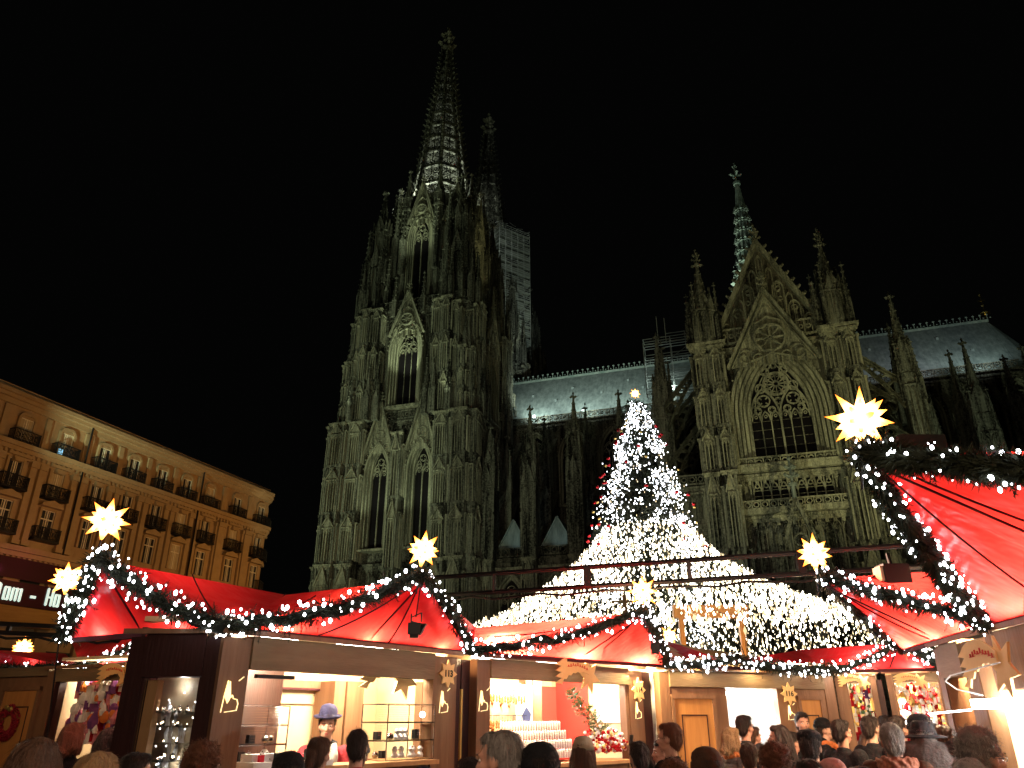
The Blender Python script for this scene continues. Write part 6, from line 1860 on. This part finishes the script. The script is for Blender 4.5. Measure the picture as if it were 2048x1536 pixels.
def coat_mesh(pose, wide=1.0, puffy=0.0):
    mb = MB(); w = wide
    mb.ell((0, 0, 1.27), (.195*w, .135*w, .21), 18, 14); mb.ell((0, 0, 1.05), (.19*w, .14*w, .2), 18, 12)
    mb.tube([(0, 0, 1.1), (0, 0, .85), (0, 0, .62)], [.185*w, .195*w, .205*w], 20)
    mb.ell((0, -.012, 1.415), (.185*w, .088, .062), 16, 10)
    mb.tube([(0, -.02, 1.40), (0, -.018, 1.47), (0, -.014, 1.50)], [.095, .078, .07], 16)   # collar
    for sh, el, wr_, hd in arms(pose):
        e2 = Vector(el)*1.0; 
        cap(mb, (sh[0]*.95*w, sh[1], sh[2]-.01), el, .074*w, .060*w); cap(mb, el, Vector(el).lerp(Vector(wr_), .97), .060*w, .047*w)
    if puffy:
        for z in np.arange(.75, 1.42, .07): mb.lathe(20, (0, 0, z), [(.15*w, 0), (.205*w, .035), (.15*w, .07)])
    return remesh(mb, 'coat', .0135, CL['black'], noise=.0035, nscale=17, smooth=3)
def legs_mesh():
    mb = MB()
    for s in (-1, 1): cap(mb, (s*.09, 0, .88), (s*.095, .01, .50), .1, .075); cap(mb, (s*.095, .01, .50), (s*.1, -.01, .12), .075, .06)
    mb.ell((0, 0, .92), (.18, .125, .12), 14, 10)
    return remesh(mb, 'trousers', .02, CL['charcoal'], noise=.003, nscale=20)
def shoe_mesh():
    mb = MB()
    for s in (-1, 1): mb.ell((s*.1, .03, .045), (.05, .15, .045), 12, 8)
    return mb.mesh('shoes', [CL['black']], True)
def hair_mesh(kind):
    mb = MB()
    mb.ell((0, -.028, 1.690), (.082, .096, .088), 20, 14); mb.ell((0, -.058, 1.640), (.074, .062, .085), 18, 12)
    mb.ell((0, .030, 1.735), (.060, .052, .036), 14, 10)
    ns, nz_, vs_ = .0035, 90, .3
    if kind == 'short': pass
    elif kind == 'curly':
        r_ = random.Random(3)
        for k in range(90):
            a, t = r_.uniform(0, 2*pi), r_.uniform(0, 2.0)
            p = (.086*sin(t)*cos(a), -.03+.098*sin(t)*sin(a), 1.69+.092*cos(t))
            if p[1] > .045 and p[2] < 1.72: continue
            mb.ell(p, (.02, .02, .017), 7, 5)
        ns, nz_, vs_ = .005, 120, 1
    elif kind in ('long', 'bob'):
        zb = 1.30 if kind == 'long' else 1.50
        mb.tube([(0, -.05, 1.68), (0, -.075, 1.55), (0, -.095, (1.5+zb)/2), (0, -.09, zb)], [.09, .085, .09, .05], 14)
        for s in (-1, 1):
            mb.tube([(s*.055, .01, 1.72), (s*.083, .005, 1.63), (s*.088, 0, 1.54), (s*.085, .0, max(zb, 1.40))], [.03, .032, .036, .02], 10)
            mb.tube([(s*.05, -.06, 1.65), (s*.07, -.06, 1.55), (s*.075, -.06, zb+.02)], [.05, .055, .03], 10)
        ns, nz_, vs_ = .005, 70, .15
    elif kind == 'tied':
        mb.ell((0, -.125, 1.66), (.035, .035, .035), 12, 8); mb.tube([(0, -.13, 1.65), (0, -.15, 1.58), (0, -.13, 1.48)], [.03, .035, .012], 10)
    me = remesh(mb, 'hair', .0085, HM['brown'], noise=ns, nscale=nz_, vstretch=vs_, smooth=1)
    # loose strands lying over the mass and standing off its outline
    r_ = random.Random(len(kind)); n = len(me.vertices); vs, fs = [v.co.copy() for v in me.vertices], [tuple(p.vertices) for p in me.polygons]
    for k in range(3200):
        v = me.vertices[r_.randrange(n)]; p = v.co.copy(); no = v.normal.copy()
        if p.y > .03 and p.z < 1.70: continue
        w = Vector((r_.gauss(0, 1), r_.gauss(0, 1), r_.gauss(0, 1)))
        fl = Vector((0, -.25, -1)) if kind != 'curly' else w
        t = (fl-no*fl.dot(no)); t = t.normalized() if t.length > .05 else w.normalized()
        L_ = r_.uniform(.02, .06); sd = t.cross(no).normalized()*r_.uniform(.0006, .0013)
        q0 = p+no*.0005; q1 = p+t*L_*.5+no*r_.uniform(.001, .006)+w*.002; q2 = p+t*L_+no*r_.uniform(0, .012)+w*.004
        b = len(vs); vs += [q0-sd, q0+sd, q1+sd, q1-sd, q2]; fs += [(b, b+1, b+2, b+3), (b+3, b+2, b+4)]
    m2 = bpy.data.meshes.new('hair'); m2.from_pydata(vs, [], fs); m2.materials.append(HM['brown']); m2.polygons.foreach_set('use_smooth', [True]*len(m2.polygons)); m2.update()
    return m2
def hat_mesh(kind):
    mb = MB()
    c = (0, -.015, 0)
    if kind == 'beanie':
        mb.lathe(28, (0, -.018, 1.672), [(.090, 0), (.098, .004), (.100, .02), (.098, .038), (.090, .042), (.090, .06), (.080, .09), (.055, .114), (.02, .124), (.003, .125)])
    if kind == 'fedora':
        mb.lathe(30, (0, -.012, 1.70), [(.088, 0), (.152, -.012), (.162, -.006), (.158, .0), (.090, .014), (.089, .045), (.086, .07), (.078, .10), (.06, .112), (.03, .104), (.003, .102)])
        mb.lathe(30, (0, -.012, 1.714), [(.0905, 0), (.0925, .004), (.0925, .026), (.0905, .03)])
    if kind == 'bowler':
        mb.lathe(30, (0, -.012, 1.705), [(.086, 0), (.118, -.012), (.132, -.002), (.136, .012), (.131, .012), (.115, .0), (.089, .010), (.088, .04), (.082, .07), (.064, .098), (.036, .113), (.003, .118)])
    if kind == 'cap':
        mb.lathe(26, (0, -.015, 1.69), [(.088, 0), (.092, .004), (.096, .03), (.09, .055), (.06, .078), (.003, .085)])
        mb.add([(-.06, .06, 1.695), (.06, .06, 1.695), (.05, .145, 1.682), (-.05, .145, 1.682), (-.06, .06, 1.702), (.06, .06, 1.702), (.05, .145, 1.688), (-.05, .145, 1.688)], [(0, 3, 2, 1), (4, 5, 6, 7), (0, 1, 5, 4), (1, 2, 6, 5), (2, 3, 7, 6), (3, 0, 4, 7)])
    me = mb.mesh('hat', [CL['black']], True)
    n = len(me.vertices); co = np.empty(n*3); me.vertices.foreach_get('co', co); co = co.reshape(-1, 3)
    co[:, 1] = (co[:, 1]+.012)*1.13-.012
    if kind == 'bowler': co[:, 2] += (co[:, 1])*-.10
    co[:, 0] += .003*np.sin(co[:, 2]*60+co[:, 1]*30); me.vertices.foreach_set('co', co.reshape(-1)); me.update()
    return me
def scarf_mesh(fur=False):
    mb = MB(); r_ = random.Random(2)
    for q in range(3):
        pts = []
        for i in range(15):
            a = 2*pi*i/14; R = (.082 if not fur else .11)+.006*sin(a*3+q)
            pts.append((R*cos(a), -.012+R*.95*sin(a), 1.50-.018*q+.022*q*0+(.012 if q else 0)*sin(a*2+q)-.012*(sin(a) > 0)))
        mb.tube(pts, .028 if not fur else .042, 10)
    if not fur: mb.tube([(.03, .09, 1.49), (.05, .15, 1.38), (.045, .155, 1.22)], [.028, .035, .03], 10)
    return remesh(mb, 'scarf', .009, CL['grey'], noise=.004 if not fur else .009, nscale=60 if not fur else 85, smooth=1)
BODY = {}; COATS = {}; HAIR = {}; HATS = {}
for p_ in ('down', 'front', 'photo'):
    BODY[p_, 0] = body_mesh(p_, False)
BODY['down', 1] = body_mesh('down', True)
for p_ in ('down', 'front', 'photo'): COATS[p_, 0] = coat_mesh(p_, 1.0)
COATS['down', 1] = coat_mesh('down', 1.16); COATS['down', 2] = coat_mesh('down', .9)
for k_ in ('short', 'curly', 'long', 'bob', 'tied'): HAIR[k_] = hair_mesh(k_)
for k_ in ('beanie', 'fedora', 'bowler', 'cap'): HATS[k_] = hat_mesh(k_)
SCARF = scarf_mesh(); FUR = scarf_mesh(True); LEGS = legs_mesh(); SHOES = shoe_mesh()
def feat():
    out = {}
    mb = MB(); mb.ell((0, 0, 0), (.0125, .008, .0075), 10, 7); out['eye'] = mb.mesh('eye', [EYE], True)
    mb = MB(); mb.ell((0, 0, 0), (.0062, .004, .0062), 8, 6); out['iris'] = mb.mesh('iris', [IRIS], True)
    mb = MB(); mb.tube([(-.019, -.004, -.002), (-.005, .002, .003), (.012, .001, .002), (.02, -.006, -.003)], [.002, .0034, .003, .0015], 6); out['eyebrow'] = mb.mesh('eyebrow', [BROW], True)
    mb = MB(); mb.ell((0, 0, .004), (.023, .006, .0042), 12, 6); mb.ell((0, 0, -.004), (.019, .0065, .0052), 12, 6); out['mouth'] = mb.mesh('mouth', [LIP], True)
    mb = MB()
    for s in (-1, 1): mb.tube([(s*.031+.021*cos(a*pi/6), .094-.004*abs(cos(a*pi/6)), 1.645+.015*sin(a*pi/6)) for a in range(13)], .0018, 4); mb.bar((s*.052, .090, 1.65), (s*.076, .0, 1.645), .003)
    mb.bar((-.010, .098, 1.65), (.010, .098, 1.65), .003); out['glasses'] = mb.mesh('glasses', [M['black']])
    mb = MB(); mb.box(-.036, .036, -.005, .004, -.07, .07); out['phone'] = mb.mesh('phone', [M['black']])
    return out
FT = feat()
def recolor(me, m):
    return me
def child(name, me, m, parent, loc=None, rot=None, piv=None):
    o = link(name, me, parent)
    if o.data.materials: 
        o.material_slots[0].link = 'OBJECT'; o.material_slots[0].material = m
    if loc: o.location = loc
    return o
def push(x, y):
    if x > 1.4 and y > 6.7: return min(1.27, 10.7/y)
    if y < 4.3 and x < .5: return 1.06
    return 1.14
def person(x, y, h, face, lab, pose='down', fem=0, coat='black', cw=0, hair='short', hc='brown', hat=None, hatc='black', scarf=None, scc='grey', skin=0, glasses=False, faceon=True, lean=0.0, floor=0.0, tr='charcoal', up=0.0, fwd=0.0):
    if floor == 0:
        k_ = push(x, y); x, y, h = x*k_, y*k_, 1.75+(h-1.75)*k_
    hgt = {'fedora': 1.815, 'bowler': 1.825, 'beanie': 1.80, 'cap': 1.78}.get(hat, 1.782)
    s = (h-floor)/hgt
    r = empty('person', (x, y, floor), lab, 'person', 'people in the crowd' if floor == 0 else None)
    r.rotation_euler = (0, 0, radians(face)); r.scale = (s, s, s)
    if lean: r.rotation_euler = (-lean*cos(0), 0, radians(face))
    b = child('body', BODY.get((pose, fem)) or BODY[pose, 0], SK[skin], r)
    child('coat', COATS.get((pose, cw)) or COATS[pose, 0], CL[coat], r, (0, -fwd, up))
    child('trousers', LEGS, CL[tr], r); child('shoes', SHOES, CL['black'], r)
    if hair: child('hair', HAIR[hair], HM[hc], r)
    if hat: child('hat', HATS[hat], CL[hatc], r, (0, 0, .022 if hat == 'bowler' else 0))
    if scarf: child('fur_collar' if scarf == 'fur' else 'scarf', FUR if scarf == 'fur' else SCARF, CL[scc], r)
    if faceon:
        for sx in (-1, 1):
            e = child('eye', FT['eye'], EYE, r, (sx*.030, .079, 1.645)); child('iris', FT['iris'], IRIS, e, (0, .0055, 0))
            bw = child('eyebrow', FT['eyebrow'], BROW, r, (sx*.031, .092, 1.668)); bw.scale = (sx, 1, 1)
        child('mouth', FT['mouth'], LIP, r, (0, .094, 1.578))
        if glasses: child('glasses', FT['glasses'], M['black'], r)
    if pose == 'photo':
        p = link('phone', FT['phone'], None); tag(p, 'dark phone held up by the person with chestnut hair and glasses', 'phone')
        a = radians(face); lx, ly, lz = .0, .36, 1.60
        p.location = (x+s*(lx*cos(a)-ly*sin(a)), y+s*(lx*sin(a)+ly*cos(a)), floor+s*lz); p.rotation_euler = (.15, 0, a)
    return r
A_ = 'in the crowd'
# ---- foreground left to right
person(-1.66, 2.94, 1.70, 10, 'person with long brown hair seen from behind at the bottom left corner', fem=1, hair='long', hc='brown', coat='brown', skin=0)
person(-1.66, 3.40, 1.64, -10, 'person with blond hair seen from behind, low in front of the dark stall', fem=1, hair='bob', hc='blond', coat='charcoal')
person(-1.97, 4.45, 1.60, -60, 'person with smooth black hair turned right, in front of the ornament window', hair='short', hc='dark', coat='black')
person(-1.56, 4.28, 1.64, -20, 'person with curly light brown hair below the left post of stall 113', hair='curly', hc='red', coat='brown')
person(-3.55, 6.75, 1.74, -20, 'person in a dark coat with brown hair at the far left stall', fem=1, hair='bob', hc='red', coat='black')
person(-3.2, 6.6, 1.70, 30, 'person with dark hair standing beside the dark stall end', hair='long', fem=1, hc='dark', coat='black')
person(-1.05, 3.98, 1.62, 0, 'person in a round black knitted cap low in front of stall 113', hair='short', hc='dark', hat='beanie', hatc='black', coat='black')
person(-1.22, 5.32, 1.66, -15, 'person with brown tied hair and a teal scarf facing the vendor', fem=1, hair='tied', hc='brown', coat='navy', scarf='w', scc='teal', skin=0)
person(-1.03, 5.56, 1.70, 8, 'person with short dark hair and a bright red jacket facing stall 113', hair='short', hc='dark', coat='red', skin=0)
person(-1.10, 6.05, 1.635, 0, 'person in a speckled grey knitted hat half hidden behind the red jacket', hair='short', hc='brown', hat='beanie', hatc='grey', coat='charcoal')
person(-.47, 4.5, 1.53, 0, 'person of whom only a dark blue cap top shows, right of the red jacket', hair='short', hc='dark', hat='beanie', hatc='navy', coat='navy')
person(-.06, 3.64, 1.715, 68, 'person with cropped grey hair in left profile in the middle foreground', hair='short', hc='grey', coat='black', skin=1)
person(.12, 3.62, 1.67, 5, 'person in a black knitted cap right of the grey-haired head', hair='short', hc='dark', hat='beanie', hatc='black', coat='black')
person(-.24, 4.6, 1.57, 30, 'person with dark hair hidden behind the grey-haired head', hair='short', hc='dark', coat='black')
person(.53, 6.15, 1.65, -35, 'person in a beige knitted hat and cream coat with long hair before the baubles', fem=1, hair='long', hc='brown', hat='beanie', hatc='beige', coat='beige', pose='front', skin=1)
person(.88, 5.86, 1.62, 15, 'person with dark brown hair left of the one taking a photo', hair='short', hc='dark', coat='black', cw=2)
person(1.20, 6.38, 1.74, 62, 'person with chestnut hair and glasses holding up a phone, in a black jacket', pose='photo', hair='short', hc='red', coat='black', glasses=True, skin=0)
person(1.30, 7.3, 1.60, 100, 'person with a pale face looking left behind the raised phone', hair='short', hc='dark', coat='grey', cw=2, skin=1)
person(.92, 4.0, 1.64, 0, 'person in a wide dark brown cap below the big pine door', hair='short', hc='dark', hat='beanie', hatc='brown', coat='charcoal')
person(.86, 4.5, 1.555, 0, 'person with brown hair just showing at the bottom edge under the pine door', hair='curly', hc='red', coat='brown')
# ---- crowd right of centre
person(1.93, 7.3, 1.70, -70, 'person with a blond bob and orange scarf at the left of the crowd', fem=1, hair='bob', hc='blond', coat='greybrown', scarf='w', scc='orange', cw=2)
person(2.18, 7.75, 1.80, -55, 'person with short dark hair and glasses in front of the white window', hair='short', hc='dark', coat='charcoal', glasses=True, skin=1)
person(2.38, 8.2, 1.70, -65, 'person with brown hair looking right just behind the tall dark-haired one', hair='short', hc='brown', coat='bluegrey', skin=1)
person(1.78, 6.3, 1.60, -25, 'person in a slate coat with brown hair seen from behind left of centre', hair='short', hc='brown', coat='bluegrey', cw=0)
person(2.22, 6.95, 1.72, 75, 'person with long dark hair facing left before the white window', fem=1, hair='long', hc='dark', coat='black', skin=1)
person(2.55, 7.6, 1.66, -75, 'person with short dark hair in right profile, in the middle of the crowd', hair='short', hc='dark', coat='black', skin=1)
person(3.62, 10.3, 1.85, 178, 'person in a black jacket facing the camera against the narrow pine door', hair='short', hc='dark', coat='black', skin=1, cw=1)
person(1.98, 5.55, 1.70, -30, 'person in a black cap with a salmon fur collar and brown coat', hair='short', hc='dark', hat='cap', hatc='black', coat='brown', scarf='fur', scc='salmonfur', cw=1)
person(3.18, 8.45, 1.78, -110, 'person in a black knitted cap with an orange-lit face right of the pine door', hair='short', hc='dark', hat='beanie', hatc='black', coat='black', scarf='w', scc='orange')
person(2.78, 7.0, 1.76, -70, 'person with dark hair and glasses looking right, in a big black coat', hair='short', hc='dark', coat='black', glasses=True, cw=1, skin=1)
person(1.44, 4.65, 1.63, 20, 'person with fluffy light chestnut hair seen from behind, low in the middle', fem=1, hair='curly', hc='red', coat='charcoal')
person(1.50, 4.3, 1.575, 5, 'person with dark brown hair low in front of the light chestnut head', hair='short', hc='dark', coat='charcoal')
person(1.70, 4.5, 1.57, 0, 'person in a pale pink knitted hat at the bottom edge', hair='short', hc='brown', hat='beanie', hatc='pinkknit', coat='black')
person(3.16, 7.3, 1.79, -60, 'person with thick black hair, left of three dark heads by the right stall', hair='short', hc='dark', coat='black')
person(3.72, 8.25, 1.80, 0, 'person with black hair from behind, middle of three dark heads by the right stall', hair='short', hc='dark', coat='black')
person(3.36, 7.2, 1.79, -70, 'person with black hair and red face, right of three dark heads', hair='short', hc='dark', coat='charcoal', skin=1)
person(3.30, 7.75, 1.64, -170, 'person with a small pale face turned to the camera in the crowd', fem=1, hair='bob', hc='brown', coat='black', skin=0)
person(2.46, 5.4, 1.74, -20, 'person with reddish grey hair and a salmon fur hood beside the big hat', hair='short', hc='grey', coat='brown', scarf='fur', scc='salmonfur', skin=1, up=.04)
person(2.72, 5.5, 1.75, -25, 'person in a dark brimmed hat and big grey-brown coat seen from behind', hair='short', hc='grey', hat='fedora', hatc='charcoal', coat='greybrown', cw=1, up=.20, fwd=.10)
person(3.75, 7.45, 1.74, -100, 'person with dark hair in right profile behind the brimmed hat', hair='short', hc='dark', coat='black', skin=2)
person(3.42, 6.6, 1.72, -80, 'person in a light blue-grey jacket beside the near stall post', hair='short', hc='brown', coat='bluegrey', cw=1)
person(2.09, 3.72, 1.71, -78, 'older person with wavy grey hair in right profile before the dazzling stall', hair='curly', hc='grey', coat='olive', glasses=True, skin=1, scarf='w', scc='beige')
person(1.78, 3.30, 1.62, -10, 'person with straight fair grey hair at the bottom right, seen from behind', hair='short', hc='white', coat='brown')
person(1.62, 3.95, 1.56, 0, 'person with dark hair at the bottom edge left of the big coat', hair='short', hc='dark', coat='black')
person(3.02, 6.1, 1.80, -150, 'person in a dark hood behind the brimmed hat', hair='short', hc='dark', hat='beanie', hatc='black', coat='black')
# ---- the vendor behind the counter of stall 113
vx, vy, _ = wp(s113, 1.46, .42, 0)
vd = person(vx, vy, 1.875, 192, 'vendor in a blue bowler hat, pink-red cardigan and dark scarf behind a counter', pose='front', hair='short', hc='dark', hat='bowler', hatc='purple', coat='pinkred', scarf='w', scc='charcoal', floor=.1, skin=0)
mb = MB()
for s in (-1, 1):
    mb.tube([(s*.075, .06, 1.49), (s*.085, .128, 1.40), (s*.075, .15, 1.25), (s*.07, .155, 1.02)], [.03, .042, .045, .04], 10)
me = remesh(mb, 'stole', .01, CL['white'], noise=.003, nscale=40)
child('stole', me, CL['white'], vd)
